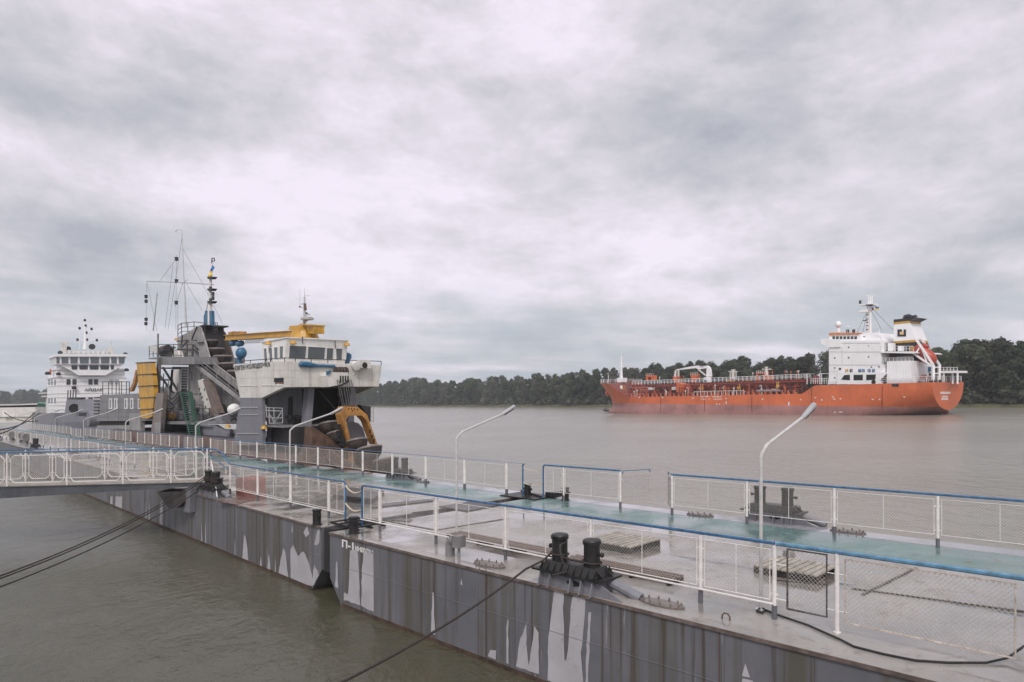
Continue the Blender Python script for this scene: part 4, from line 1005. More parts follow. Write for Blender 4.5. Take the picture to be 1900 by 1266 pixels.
# bulwark rail
def fence(pts, drop, r, mat, name='rail', parent=None, posts=None, mids=()):
    m = MB(); m.tube(pts, r, 5)
    for md in mids: m.tube([p - Vector((0, 0, md)) for p in pts], r * .8, 5)
    for p in (posts or pts): m.tube([p, p - Vector((0, 0, drop))], r, 5)
    return part(m, name, mat, parent)
fence([at_a(D, Zd4, x, 797 + (x - 640) * .0357, .05) for x in (640, 760, 935, 1118, 1310, 1435, 1570, 1705)], .32, .028, DARKSTEEL)
fence([at_b(D, Zd4, x, 797 + (640 - x) * .075, .05) for x in (640, 485, 430, 265, 100)], .5, .028, DARKSTEEL)
# searchlight, loudhailer, tarp, fairlead
m = MB(); m.lathe(at_a(D, Zd4, 1425, 880, -.3), [(.10, -.25), (.24, -.2), (.30, .2), (.22, .22)], 14, (.5, -.75, -.3)); m.tube([at_a(D, Zd4, 1440, 880, -.2), at_a(D, Zd4, 1405, 960, 0), at_a(D, Zd4, 1395, 985, 0)], .04, 5); part(m, 'searchlight', WHITE, None, True)
m = MB(); m.pa(D, SA(D, Zd4, [(1445, 822), (1560, 826), (1562, 915), (1452, 910)], -.15), -.5, -.02); part(m, 'loudhailer_box', OLDWHITE)
m = MB(); m.lathe(at_a(D, Zd4, 1525, 880, -.5), [(.2, 0), (.2, .02), (.0001, .021)], 14, (-D.a[0], -D.a[1], 0)); part(m, 'loudhailer_mouth', DARKIN)
m = MB(); m.tube([at_a(D, Zd4, x, y, -.12) for x, y in ((805, 880), (830, 865), (905, 870), (935, 878), (1000, 884), (1195, 890))], [.10, .19, .19, .17, .10, .09], 8); part(m, 'rolled_tarp', BLUE, None, True)
m = MB(); m.pa(D, SA(D, Zd4, [(1112, 990), (1150, 955), (1345, 958), (1350, 1045), (1250, 1095), (1128, 1117)], -1.0), -1.0, -.01); fl = part(m, 'fairlead_box', OLDWHITE)
m = MB(); m.pa(D, SA(D, Zd4, [(1128, 1119), (1250, 1096), (1350, 1047), (1350, 1072), (1240, 1122)], -1.0), -.95, -.02); m.build('underside_shade', DARKIN, fl)  # near-black wedge painting in the shade under the box
for i in range(4):
    x = 1250 + i * 27; m = MB(); m.pa(D, SA(D, Zd4, [(x, 995), (x + 15, 995), (x + 15, 1070), (x, 1078)], -1.0), -1.02, -1.001); m.build('slot', DARKIN, fl)
    c = at_a(D, Zd4, 1215 + i * 32, 958, -.55); m = MB(); m.lathe(c, [(.36, -.07), (.36, .07)], 14, (D.b[0], D.b[1], 0)); m.build('sheave', BUCKET, fl, True)
m = MB(); m.pa(D, SA(D, Zd4, [(1110, 945), (1150, 938), (1148, 965), (1112, 985)], -1.05), -1.1, -.9); m.build('blue_cover', BLUE, fl)
m = MB(); m.tube([at_b(D, Zd4, 140, 800, 1.0), at_b(D, Zd4, 140, 870, 1.0)], [.2, .3], 10); m.ball(at_b(D, Zd4, 163, 745, 1.0), .40, 14, sz=1.05); m.lathe(at_b(D, Zd4, 163, 700, 1.0), [(.25, 0), (.22, .1)], 12); part(m, 'blue_air_vessel', BLUE, None, True)
m = MB(); m.tube([at_a(D, Zd4, 1332, 860, 1.5), at_a(D, Zd4, 1332, 760, 1.5)], [.15, .3], 10); m.ball(at_a(D, Zd4, 1332, 785, 1.5), .3, 10); part(m, 'blue_air_vessel', BLUE, None, True)
m = MB(); m.box(D, TL[0] - .1, TL[0] + 1.2, .4, 2.5, TL[1] - .2, TL[1]); part(m, 'side_platform', GREYP)
# roof crane
bc = D.ona(*Zd4(860, 560), 2.2)[0]
c = D(2.2, bc, zt_ + .07); zc = lambda y, x=860: D.onb(*Zd4(x, y), bc)[1]
m = MB(); m.lathe(c, [(1.05, 0), (1.05, .12), (.95, .14), (.8, zc(510) - c.z), (.8, zc(490) - c.z)], 16); cr = part(m, 'roof_crane', YELLOW)
m = MB(); m.pb(D, SB(D, Zd4, [(780, 500), (780, 556), (18, 602), (14, 550)], bc), bc - .2, bc + .2)
for y0_, y1 in ((498, 549), (556, 602)): m.pb(D, SB(D, Zd4, [(780, y0_ - 2), (780, y0_ + 4), (15, y1 + 4), (14, y1 - 3)], bc), bc - .32, bc + .32)
m.build('boom', YELLOW, cr)
m = MB(); m.pb(D, SB(D, Zd4, [(722, 490), (735, 447), (858, 438), (862, 490)], bc), bc - .25, bc + .4); m.pb(D, SB(D, Zd4, [(925, 490), (925, 440), (1000, 445), (1000, 530), (950, 530)], bc), bc - .25, bc + .5)
m.pb(D, SB(D, Zd4, [(885, 437), (890, 425), (1004, 433), (1004, 444)], bc), bc - .55, bc + .55); m.build('machinery_box', YELLOW, cr)
m = MB(); m.pb(D, SB(D, Zd4, [(800, 492), (910, 490), (915, 530), (800, 525)], bc), bc - .3, bc + .3); m.build('gear_housing', DARKSTEEL, cr)
m = MB()
for x in (60, 125): m.box(D, D.onb(*Zd4(x + 55, 530), bc)[0], D.onb(*Zd4(x, 530), bc)[0], bc - .3, bc + .3, D.onb(*Zd4(x, 545), bc)[1], D.onb(*Zd4(x, 518), bc)[1])
m.build('trolley', OCHRE, cr)
m = MB()
for x, y in ((75, 635), (150, 640)): m.lathe(at_b(D, Zd4, x, y, bc), [(.12, -.36), (.24, -.3), (.24, .3), (.12, .36)], 12, (D.a[0], D.a[1], 0))
m.tube([at_b(D, Zd4, 110, 600, bc), at_b(D, Zd4, 110, 640, bc)], .15, 6); m.build('hoist', BLUE, cr, True)
m = MB(); n_ = 90
m.tube([at_b(D, Zd4, 190 + 230 * i / n_ + 16 * math.cos(i * .63), 618 + 22 * math.sin(i * .63) - i * .1, bc) for i in range(n_)], .018, 4); m.build('spring_cable', DARKSTEEL, cr)
# wheelhouse mast
m = MB(); xs = lambda x, y, b=bc: at_b(D, Zd4, x, y, b)
m.tube([xs(856, 440), xs(860, 370)], [.10, .09], 6); m.tube([xs(860, 345), xs(862, 120)], [.09, .05], 6); m.tube([xs(862, 120), xs(864, 20)], [.02, .01], 4); m.tube([xs(808, 240), xs(810, 40)], .012, 4)
m.tube([xs(860, 200), xs(820, 205)], .03, 4); m.tube([xs(860, 250), xs(808, 240)], .03, 4); m.tube([xs(862, 330), xs(920, 315)], .04, 4); m.tube([xs(862, 110), xs(925, 110)], .012, 4); part(m, 'mast', GALV)
m = MB(); m.lathe(xs(890, 370), [(.42, -.05), (.42, .08), (.3, .14)], 12); m.tube([xs(858, 420), xs(890, 385)], .05, 5); part(m, 'radar_scanner', GALV)
m = MB(); m.tube([xs(864, 200), xs(872, 270)], .09, 6); m.ball(xs(810, 235), .07, 6); m.ball(xs(885, 305), .08, 6); part(m, 'mast_lamp', RUST, None, True)
# ochre ladder bail hanging in front
Q = [(598, 150), (622, 112), (825, 125), (960, 235), (1112, 672), (1078, 672), (955, 330), (882, 248), (690, 248), (648, 310), (748, 735), (706, 735), (598, 320), (580, 240)]
m = MB(); m.pa(D, SA(D, Zg, Q, -2.2), -2.2, -1.45); bail = part(m, 'ladder_bail', OCHRE)
m = MB()
for x, y, s in ((560, 400, 1), (585, 490, 1), (612, 570, 1), (638, 645, 1)):
    b_, z_ = D.ona(*Zg(x + 52, y + 20), -2.2); m.pb(D, [(-2.05, z_ - .15), (-1.6, z_ - .10), (-1.6, z_ + .15), (-2.05, z_ + .2)], b_ - .32, b_ - .10)
for x, y in ((690, 150), (730, 148), (770, 150), (815, 158), (745, 180)):
    b_, z_ = D.ona(*Zg(x, y), -2.2); m.lathe(D(-2.21, b_, z_), [(.05, 0), (.05, .01)], 8, (D.a[0], D.a[1], 0))
for x, y in ((1000, 480), (1030, 560), (1055, 620)):
    b_, z_ = D.ona(*Zg(x, y), -2.2); m.box(D, -2.21, -2.19, b_ - .05, b_ + .07, z_ - .1, z_ + .12)
m.build('lightening_hole', DARKIN, bail)
m = MB(); m.box(D, -2.1, -1.5, D.ona(*Zg(650, 100), -2)[0], D.ona(*Zg(800, 100), -2)[0], D.ona(*Zg(700, 112), -2)[1], D.ona(*Zg(700, 88), -2)[1]); m.build('sheave_block', RUST, bail)
for i, (x0, x1, y1) in enumerate(((1195, 1240, 1330), (1215, 1262, 1335), (1252, 1290, 1335), (1280, 1318, 1335), (1300, 1345, 1340), (1325, 1370, 1340), (1350, 1400, 1350))):
    m = MB(); m.tube([at_a(D, Zd4, x0 + 25, 1040, -1.03), at_a(D, Zd4, x1 + 40, y1, -1.9)], .026, 5); part(m, 'hoist_cable', DARKSTEEL)
m = MB(); m.tube([at_a(D, Zd5, 860, 225, .5), at_a(D, Zd5, 1035, 425, -1.5)], .02, 4); part(m, 'hoist_cable', DARKSTEEL)
# bucket chain
BC = 3.45
def bucket(p, r, tilt=.0):
    ax = Vector((-D.a[0] * tilt, -D.a[1] * tilt, 1)).normalized()
    m = MB(); m.lathe(p, [(.0001, -.72 * r), (.55 * r, -.68 * r), (.86 * r, -.40 * r), (.98 * r, 0), (1.0 * r, .10 * r)], 16, ax); m.lathe(p, [(.90 * r, .30 * r), (.80 * r, .1 * r), (.3 * r, -.15 * r), (.0001, -.18 * r)], 16, ax); o = part(m, 'bucket', BUCKET, None, True)
    m = MB(); m.lathe(p, [(1.0 * r, .12 * r), (1.05 * r, .15 * r), (1.03 * r, .27 * r), (.92 * r, .33 * r), (.90 * r, .28 * r)], 20, ax); m.build('bucket_rim', RIM, o)
    return o
for x, y, r in ((795, 290, .62), (850, 372, .68), (915, 448, .78), (985, 520, .80), (1055, 595, .80)):
    bucket(at_b(D, Zd3, x, y, BC), r)
for x, y, r in ((447, 235, .62),): bucket(at_b(D, Zd5, x, y + 30, 1.7), .6)
for x, y, r in ((611, 791, .72), (627, 808, .70), (663, 822, .66), (686, 837, .76), (713, 858, .62)):
    q = D.onb(x, y, BC); bucket(D(q[0], BC, q[1]), r, -.28)
m = MB()
for b_ in (BC - .8, BC + .8):
    e0, e1 = D.onb(*Zd3(1040, 690), BC), D.onb(735, 900, BC)
    m.loft([D(e0[0], b_ - .12, e0[1] + .1), D(e0[0], b_ + .12, e0[1] + .1), D(e0[0], b_ + .12, e0[1] - .7), D(e0[0], b_ - .12, e0[1] - .7)], [D(e1[0], b_ - .12, e1[1] + .1), D(e1[0], b_ + .12, e1[1] + .1), D(e1[0], b_ + .12, e1[1] - .6), D(e1[0], b_ - .12, e1[1] - .6)])
part(m, 'bucket_ladder', RUST)
# rusty bow plating and ladder well seen through the railing
m = MB(); m.pa(D, SA(D, Zd5, [(800, 560), (960, 660), (1080, 770), (1170, 760), (1260, 800), (1400, 830), (1500, 1000), (760, 1010)], -.6), -.6, .45); part(m, 'bow_plating', RUST)
m = MB(); m.pa(D, SA(D, Zg, [(660, 350), (740, 335), (830, 360), (900, 430), (935, 560), (940, 700), (700, 700)], -1.2), -1.2, -.9); part(m, 'ladder_head', GREYP2)
m = MB(); m.box(D, -2.15, -1.9, D.ona(*Zd5(1135, 900), -2)[0], D.ona(*Zd5(1180, 900), -2)[0], .2, D.ona(*Zd5(1150, 790), -2)[1]); m.box(D, -2.1, -1.9, D.ona(*Zd5(1335, 900), -2)[0], D.ona(*Zd5(1370, 900), -2)[0], .2, D.ona(*Zd5(1360, 800), -2)[1]); part(m, 'bail_link', OCHRE)
m = MB()
for s_ in ([(1015, 135), (1050, 135), (1050, 345)], [(990, 345), (1055, 318)], [(1015, 200), (1050, 200)], [(1015, 260), (1050, 260)], [(1015, 135), (1015, 345)]): m.tube([at_a(D, Zg, x, y, .6) for x, y in s_], .03, 4)
part(m, 'bow_ladder', GALV)
m = MB(); m.pa(D, SA(D, Zg, [(860, 95), (1015, 115), (1015, 340), (960, 230)], .7), .7, 1.2); part(m, 'bow_house', DARKSTEEL)
# ---- main tower and trough
nb, fb_ = 2.55, 4.7
TR = [(1010, 45), (1065, 70), (1140, 300), (1220, 590), (1290, 700), (1690, 1005), (1900, 1160), (1900, 1330), (1720, 1190), (1250, 840), (1090, 690), (1020, 520), (1010, 330)]
m = MB(); m.pb(D, SB(D, Zh, TR, nb), nb, nb + .12); m.tube([at_b(D, Zh, x, y, nb) for x, y in TR[1:6]], .05, 5); part(m, 'trough_side', GREYL)
FT = [(1380, 62), (1480, 160), (1560, 330), (1640, 620), (1800, 900), (1900, 1160), (1690, 1005), (1290, 700), (1220, 590), (1140, 300), (1065, 75)]
m = MB(); m.pb(D, SB(D, Zh, FT, fb_), fb_, fb_ + .12); part(m, 'trough_side', paint('worn_brown_plate', (.13, .10, .085), .65, .5, (.06, .04, .035), .5, 1.5, .25))
e = [D.onb(*Zh(x, y), nb) for x, y in ((1040, 60), (1090, 690), (1250, 840), (1720, 1190), (1900, 1330))]
m = MB(); m.loft([D(a, nb + .1, z) for a, z in e] , [D(a, fb_, z) for a, z in e], caps=False) if False else None
for i in range(len(e) - 1):
    (a0, z0), (a1, z1) = e[i], e[i + 1]
    m = MB(); m.loft([D(a0, nb + .13, z0), D(a0, fb_ - .01, z0), D(a1, fb_ - .01, z1), D(a1, nb + .13, z1)], [D(a0 + .1, nb + .13, z0 - .1), D(a0 + .1, fb_ - .01, z0 - .1), D(a1 + .1, fb_ - .01, z1 - .1), D(a1 + .1, nb + .13, z1 - .1)]); part(m, 'trough_floor', DARKSTEEL)
a0, z0 = D.onb(*Zh(1040, 50), nb); m = MB(); m.box(D, a0 - .9, a0 + .5, nb + .1, fb_ + .1, z0 - .05, z0 + .06); part(m, 'tower_top', DARKSTEEL)
m = MB(); m.pb(D, SB(D, Zh, [(1005, 55), (1012, 330), (1022, 590), (655, 590), (660, 250), (860, 150)], nb + .15), nb + .15, fb_ - .1)
m.pb(D, SB(D, Zh, [(860, 150), (905, 150), (900, 590), (850, 590)], nb + .05), nb, nb + .14); part(m, 'tower_head', GREYL)
m = MB()
for s_ in ([(1000, 60), (910, 290), (990, 310)], [(830, 320), (750, 410)], [(650, 320), (840, 300)], [(745, 210), (730, 360)], [(930, 380), (1020, 460)], [(930, 450), (1020, 530)], [(930, 380), (930, 590)], [(660, 460), (910, 455)], [(1015, 350), (1115, 335)]):
    m.tube([at_b(D, Zh, x, y, nb - .12) for x, y in s_], .07, 4)
part(m, 'brace', DARKSTEEL)
fence([at_b(D, Zh, x, y, nb + .2) for x, y in ((665, 45), (730, 0), (840, -10), (950, -25), (1140, 0))], 1.3, .035, DARKSTEEL, mids=(.4, .8))
fence([at_b(D, Zh, x, y, nb + .4) for x, y in ((1290, -10), (1330, -10), (1360, -8))], .9, .03, DARKSTEEL, mids=(.3, .6))
m = MB(); m.pb(D, SB(D, Zh, [(300, 595), (960, 590), (960, 722), (315, 735)], 1.0), 1.0, 5.2); m.pb(D, SB(D, Zh, [(150, 612), (300, 600), (300, 640), (150, 635)], 1.4), 1.4, 4); part(m, 'tower_platform', GREYP)
fence([at_b(D, Zh, x, 375, 1.05) for x in (325, 460, 590, 720, 830, 935)], D.onb(*Zh(400, 375), 1.05)[1] - D.onb(*Zh(400, 592), 1.05)[1], .035, DARKSTEEL, mids=(.5, .95))
fence([at_b(D, Zh, x, y, 1.5) for x, y in ((160, 405), (230, 395), (300, 385))], 1.1, .035, DARKSTEEL, mids=(.5, .8))
m = MB(); m.pb(D, SB(D, Zh, [(165, 400), (302, 385), (302, 485), (175, 505)], 1.4), 1.4, 1.44); part(m, 'blank_board', OLDWHITE)
m = MB(); m.lathe(at_b(D, Zh, 450, 480, 2.0), [(.42, -.8), (.5, -.78), (.5, .78), (.42, .8)], 14, (D.a[0], D.a[1], 0)); m.pb(D, SB(D, Zh, [(340, 500), (560, 500), (560, 590), (340, 590)], 1.9), 1.9, 2.6); m.pb(D, SB(D, Zh, [(380, 405), (520, 410), (540, 440), (360, 450)], 2.1), 2.1, 2.6); part(m, 'tower_winch', DARKSTEEL, None, True)
m = MB(); m.pb(D, SB(D, Zh, [(610, 480), (650, 470), (690, 590), (560, 590)], 1.8), 1.8, 2.2); part(m, 'canvas_heap', OLDWHITE)
m = MB(); m.pb(D, SB(D, Zd3, [(268, 440), (287, 440), (275, 740), (255, 1160), (214, 1160), (258, 740)], .75), .75, 1.0); m.tube([at_b(D, Zd3, 280, 208, .85), at_b(D, Zd3, 278, 445, .85)], .08, 5); part(m, 'column', paint('weathered_grey_column', (.20, .185, .175), .6, .4, (.10, .07, .055), .5, 1.5, .2))
m = MB(); m.pb(D, SB(D, Zd3, [(580, 515), (640, 520), (1080, 862), (1080, 1090), (580, 1090)], 2.6), 2.6, 2.75); part(m, 'tower_wall', GREYL)
m = MB()
for x in (700, 800, 900, 960, 1010): m.tube([at_b(D, Zd3, x, max(600, 470 + (x - 560) * .8), 2.58), at_b(D, Zd3, x, 1085, 2.58)], .05, 4)
for y in (795, 900): m.tube([at_b(D, Zd3, 600, y, 2.58), at_b(D, Zd3, 1078, y, 2.58)], .05, 4)
part(m, 'wall_stiffener', GREYP)
m = MB(); m.pb(D, SB(D, Zd3, [(420, 530), (640, 530), (640, 1090), (310, 1090), (330, 790), (420, 780)], 4.6), 4.6, 4.8); part(m, 'tower_wall', DARKSTEEL)
m = MB(); m.pb(D, SB(D, Zd3, [(418, 560), (490, 555), (490, 780), (408, 780)], 4.4), 4.4, 4.55); part(m, 'pale_panel', OLDWHITE)
m = MB()
for s_ in ([(330, 540), (480, 775)], [(300, 620), (430, 790)], [(295, 545), (500, 545)], [(420, 560), (405, 780)], [(300, 660), (420, 660)]): m.tube([at_b(D, Zd3, x, y, 2.2) for x, y in s_], .11, 4)
part(m, 'brace', DARKSTEEL)
m = MB()
for x in (508, 578): m.tube([at_b(D, Zd3, x, 540, 2.4), at_b(D, Zd3, x - 6, 768, 2.4)], .05, 4)
for y in range(560, 768, 26): m.tube([at_b(D, Zd3, 508, y, 2.4), at_b(D, Zd3, 576, y, 2.4)], .035, 4)
part(m, 'wall_ladder', GALV)
# sloping catwalk
m = MB(); m.pb(D, SB(D, Zd3, [(636, 488), (1100, 846), (1100, 890), (636, 528)], 1.55), 1.55, 1.63); m.pb(D, SB(D, Zd3, [(636, 488), (1100, 846), (1100, 860), (636, 502)], 1.64), 1.64, 2.3); part(m, 'catwalk', GREYL)
m = MB()
for i in range(34):
    s = i / 34; m.pb(D, SB(D, Zd3, [(640 + 450 * s, 480 + 347 * s), (650 + 450 * s, 480 + 347 * s), (650 + 450 * s, 494 + 347 * s), (640 + 450 * s, 494 + 347 * s)], 1.66), 1.66, 2.25)
part(m, 'catwalk_treads', DARKSTEEL)
cw = [at_b(D, Zd3, x, 425 + (x - 640) * .775, 1.58) for x in (640, 757, 855, 972, 1040, 1090)]
fence(cw, D.onb(*Zd3(855, 590), 1.58)[1] - D.onb(*Zd3(855, 655), 1.58)[1], .03, GREYP, mids=(.3, .6))
fence([at_b(D, Zd3, x, 425 + (x - 640) * .775, 2.3) for x in (640, 757, 855, 972, 1040, 1090)], .6, .03, GREYP, mids=(.3,))
m = MB(); m.pb(D, SB(D, Zd3, [(668, 668), (712, 650), (800, 930), (770, 985), (742, 960), (690, 770)], 1.75), 1.75, 1.9)
pc = part(m, 'spill_chute', OLDWHITE)
m = MB()
for x, y in ((685, 750), (700, 795), (712, 830), (722, 880), (745, 925), (735, 755), (760, 850)): m.lathe(at_b(D, Zd3, x, y, 1.745), [(.13, -.01), (.13, .005)], 8, (D.b[0], D.b[1], 0))
m.build('chute_hole', DARKIN, pc)
m = MB(); m.pb(D, SB(D, Zd3, [(716, 660), (752, 665), (872, 990), (838, 1000), (800, 930)], 1.6), 1.6, 1.74); m.pb(D, SB(D, Zd3, [(752, 660), (768, 668), (885, 985), (872, 990)], 1.5), 1.5, 1.9); m.pb(D, SB(D, Zd3, [(785, 930), (830, 930), (860, 1005), (770, 1010)], 1.4), 1.4, 1.9); part(m, 'spill_channel', paint('brown_channel', (.17, .13, .11), .6, .5, (.08, .05, .04), .4, 2, .2))
m = MB(); m.pb(D, SB(D, Zd3, [(832, 1003), (906, 1000), (906, 1085), (836, 1085)], 1.2), 1.2, 2.0); part(m, 'control_cabinet', GREYP2)
m = MB(); m.pb(D, SB(D, Zd3, [(312, 1068), (910, 1062), (910, 1085), (312, 1095)], .9), .9, 4.4); part(m, 'lower_platform', GREYP)
fence([at_b(D, Zd3, x, 940, .95) for x in (340, 430, 545, 620, 720, 780)], D.onb(*Zd3(430, 940), .95)[1] - D.onb(*Zd3(430, 1066), .95)[1], .03, DARKSTEEL, mids=(.5,))
m = MB(); m.lathe(at_b(D, Zd3, 400, 1015, 1.8), [(.1, -.8), (.32, -.72), (.32, .72), (.1, .8)], 12, (D.a[0], D.a[1], 0)); part(m, 'yellow_tank', YELLOW, None, True)
m = MB(); m.pb(D, SB(D, Zd3, [(330, 1060), (330, 880), (400, 820), (480, 810), (490, 1060)], 2.6), 2.6, 4); part(m, 'engine_casing', DARKSTEEL)
def stairs(q0, q1, wpx, b, n):
    m = MB(); c = 0
    for s in (0, 1):
        m.pb(D, SB(D, Zd3, [(q0[0] + s * wpx, q0[1]), (q0[0] + s * wpx + 12, q0[1]), (q1[0] + s * wpx + 12, q1[1]), (q1[0] + s * wpx, q1[1])], b), b, b + .3)
    for i in range(n):
        s = (i + .5) / n; x, y = q0[0] + (q1[0] - q0[0]) * s, q0[1] + (q1[1] - q0[1]) * s
        m.pb(D, SB(D, Zd3, [(x, y), (x + wpx, y), (x + wpx, y + 9), (x, y + 9)], b + .02), b + .02, b + .35)
    part(m, 'green_stairs', GREEN)
stairs((492, 775), (545, 1062), 76, .75, 13); stairs((556, 1085), (590, 1260), 76, .45, 8)
m = MB()
for s_ in ([(640, 890), (720, 880)], [(650, 980), (790, 975)], [(720, 900), (700, 1060)], [(640, 850), (645, 1060)]): m.tube([at_b(D, Zd3, x, y, 1.3) for x, y in s_], .05, 4)
part(m, 'pipework', GREYP)
m = MB(); m.ball(at_b(D, Zd3, 1025, 950, .6), .48, 14, sz=.9); part(m, 'white_tank', WHITE, None, True)
m = MB()
for s_ in ([(985, 930), (1000, 1065)], [(990, 1060), (1050, 1010)], [(985, 1000), (1045, 1000)], [(1010, 940), (1045, 1060)]): m.tube([at_b(D, Zd3, x, y, .5) for x, y in s_], .06, 4)
part(m, 'tank_cradle', BLACK)
m = MB(); m.pb(D, SB(D, Zd3, [(640, 1095), (830, 1100), (960, 1180), (960, 1300), (640, 1300)], 1.0), 1.0, 1.3); m.pb(D, SB(D, Zd3, [(650, 1098), (780, 1100), (800, 1118), (650, 1112)], .8), .8, 1.0); part(m, 'deck_house', GREYP2)
m = MB(); m.pb(D, SB(D, Zd3, [(990, 1140), (1015, 1150), (1008, 1220), (985, 1210)], .98), .95, .99); part(m, 'deck_house_door', DARKIN)
m = MB(); m.pb(D, SB(D, Zd3, [(310, 1095), (640, 1095), (640, 1300), (310, 1300)], 2.6), 2.6, 3); part(m, 'shade_backing', DARKIN)  # near-black backing, shade below the platform put into its colour
# pipe runs, hoses and grab rails crowding the middle of the ship
rp_ = random.Random(9)
for i in range(16):
    x = rp_.uniform(335, 640); y0_ = rp_.uniform(560, 900); b_ = rp_.uniform(1.4, 4.2); m = MB()
    m.tube([at_b(D, Zd3, x, y0_, b_), at_b(D, Zd3, x + rp_.uniform(-8, 8), min(1085, y0_ + rp_.uniform(90, 260)), b_)], rp_.uniform(.03, .08), 5); part(m, 'riser_pipe', rp_.choice((GREYP, DARKSTEEL, RUST, GALV)))
for i in range(7):
    x, y0_ = rp_.uniform(340, 560), rp_.uniform(800, 960); m = MB(); m.tube([at_b(D, Zd3, x + 14 * k, y0_ + 40 * math.sin(k * .5), 1.5) for k in range(8)], .045, 5); part(m, 'slack_hose', rp_.choice((BLACK, RUBBER, DARKSTEEL)))
for x, y, w_, h_ in ((600, 930, 40, 60), (660, 1000, 60, 70), (350, 850, 60, 60), (440, 960, 50, 90), (905, 930, 30, 90), (950, 1000, 40, 80)):
    m = MB(); m.pb(D, SB(D, Zd3, [(x, y), (x + w_, y), (x + w_, y + h_), (x, y + h_)], 2.2), 2.2, 2.55); part(m, 'equipment_box', rp_.choice((DARKSTEEL, GREYP2, RUST)))
for y0_ in (640, 700):
    m = MB(); m.tube([at_b(D, Zd3, x, y0_ + (x - 650) * .78 + 60, 2.5) for x in (700, 800, 900, 1000)], .05, 5); part(m, 'cable_tray', DARKSTEEL)
# yellow chute
bY = .1
YC = [(70, 490), (132, 487), (212, 482), (226, 600), (236, 715), (240, 830), (228, 945), (222, 1018), (178, 1038), (112, 1030), (104, 945), (97, 830), (88, 715), (78, 600)]
m = MB(); m.pb(D, SB(D, Zd3, YC, bY), bY, bY + .38); yc = part(m, 'yellow_chute', YELLOW)
for (xa, xb_, y) in ((66, 214, 486), (74, 230, 602), (84, 240, 716), (92, 243, 830), (100, 232, 944)):
    m = MB(); m.pb(D, SB(D, Zd3, [(xa, y + 4), (xb_, y - 5), (xb_, y + 4), (xa, y + 12)], bY), bY - .06, bY + .42); m.build('chute_band', BLACK, yc)
m = MB()
for x in (112, 140): m.tube([at_b(D, Zd3, x, 490, bY), at_b(D, Zd3, x + 26, 830, bY), at_b(D, Zd3, x + 26, 1025, bY)], .05, 4)
m.build('chute_rib', YELLOW, yc)
m = MB(); m.pb(D, SB(D, Zd3, [(262, 790), (335, 783), (308, 1060), (300, 1180), (214, 1180)], .2), .2, .55); part(m, 'support_slab', paint('brown_grey_slab', (.22, .19, .17), .65, .4, (.12, .09, .07), .5, 1.5, .15))
m = MB(); m.pb(D, SB(D, Zd3, [(300, 1075), (308, 1075), (304, 1200), (250, 1200), (246, 1080)], .15), .12, .19); part(m, 'slab_foot', GREYL)
m = MB(); m.pb(D, SB(D, Zd3, [(0, 990), (110, 1000), (108, 1180), (0, 1170)], .5), .5, .9); part(m, 'hull_side', GREYL)
m = MB(); m.pb(D, SB(D, Zd3, [(30, 690), (60, 560), (75, 565), (50, 700), (20, 770), (0, 775), (0, 755)], 2), 2, 2.3); part(m, 'yellow_jib', OCHRE)
# aft deckhouse
bA = .6
m = MB(); m.pb(D, SB(D, Zl, [(838, 785), (1300, 762), (1310, 1000), (812, 1002)], bA), bA, bA + 4.5); ah = part(m, 'aft_deckhouse', GREYP)
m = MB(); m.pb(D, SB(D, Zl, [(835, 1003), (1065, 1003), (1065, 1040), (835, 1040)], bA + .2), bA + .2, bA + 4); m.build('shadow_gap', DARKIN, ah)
m = MB(); m.pb(D, SB(D, Zl, [(812, 1040), (1110, 1036), (1110, 1120), (812, 1100)], bA), bA, bA + 1); part(m, 'hull_side', GREYL)
for x in (918, 962, 1048, 1096, 1162):
    q = SB(D, Zl, [(x, 812), (x + 24, 811), (x + 24, 900), (x, 901)], bA); m = MB(); m.pb(D, q, bA - .06, bA - .002); wo = m.build('window', WHITE, ah)
    q = SB(D, Zl, [(x + 7, 820), (x + 17, 820), (x + 17, 890), (x + 7, 890)], bA); m = MB(); m.pb(D, q, bA - .075, bA - .061); m.build('pane', DGLASS, wo)
m = MB()
for y in (835, 905, 925, 965): m.tube([at_b(D, Zl, 830, y, bA), at_b(D, Zl, 1170, y - 8, bA)], .05, 4)
for x in (905, 1000, 1085): m.tube([at_b(D, Zl, x, 780, bA), at_b(D, Zl, x - 5, 1000, bA)], .04, 4)
m.build('wall_rib', GREYP, ah)
fence([at_b(D, Zl, x, 672, bA + .1) for x in (862, 910, 940, 975, 1000, 1020, 1060, 1085)], 2.4, .04, DARKSTEEL, mids=(.8, 1.5))
m = MB()
for i in range(6): m.box(D, D.onb(*Zl(835, 800), bA)[0], D.onb(*Zl(795, 800), bA)[0], bA - .1, bA + 1.2, D.onb(*Zl(815, 812 + i * 27), bA)[1], D.onb(*Zl(815, 800 + i * 27), bA)[1])
part(m, 'louvre_stack', BUCKET)
bW = 1.2
m = MB(); m.pb(D, SB(D, Zl, [(560, 818), (652, 822), (662, 930), (650, 1000), (520, 1005), (540, 940)], bW), bW, bW + 2.5); m.pb(D, SB(D, Zl, [(480, 965), (700, 960), (700, 1010), (470, 1010)], bW - .2), bW - .2, bW + 3); wn = part(m, 'stern_fairlead', GREYP2)
m = MB(); m.lathe(at_b(D, Zl, 622, 895, bW - .4), [(.55, -.12), (.55, .3)], 20, (-.56, .83, 0)); m.lathe(at_b(D, Zl, 622, 895, bW - .42), [(.62, -.05), (.62, .06)], 20, (-.56, .83, 0)); m.build('fairlead_opening', DARKIN, wn)
m = MB()
for x in (568, 590, 612, 635): m.tube([at_b(D, Zl, x, 820, bW + .5), at_b(D, Zl, x + 3, 742, bW + .5)], .07, 4)
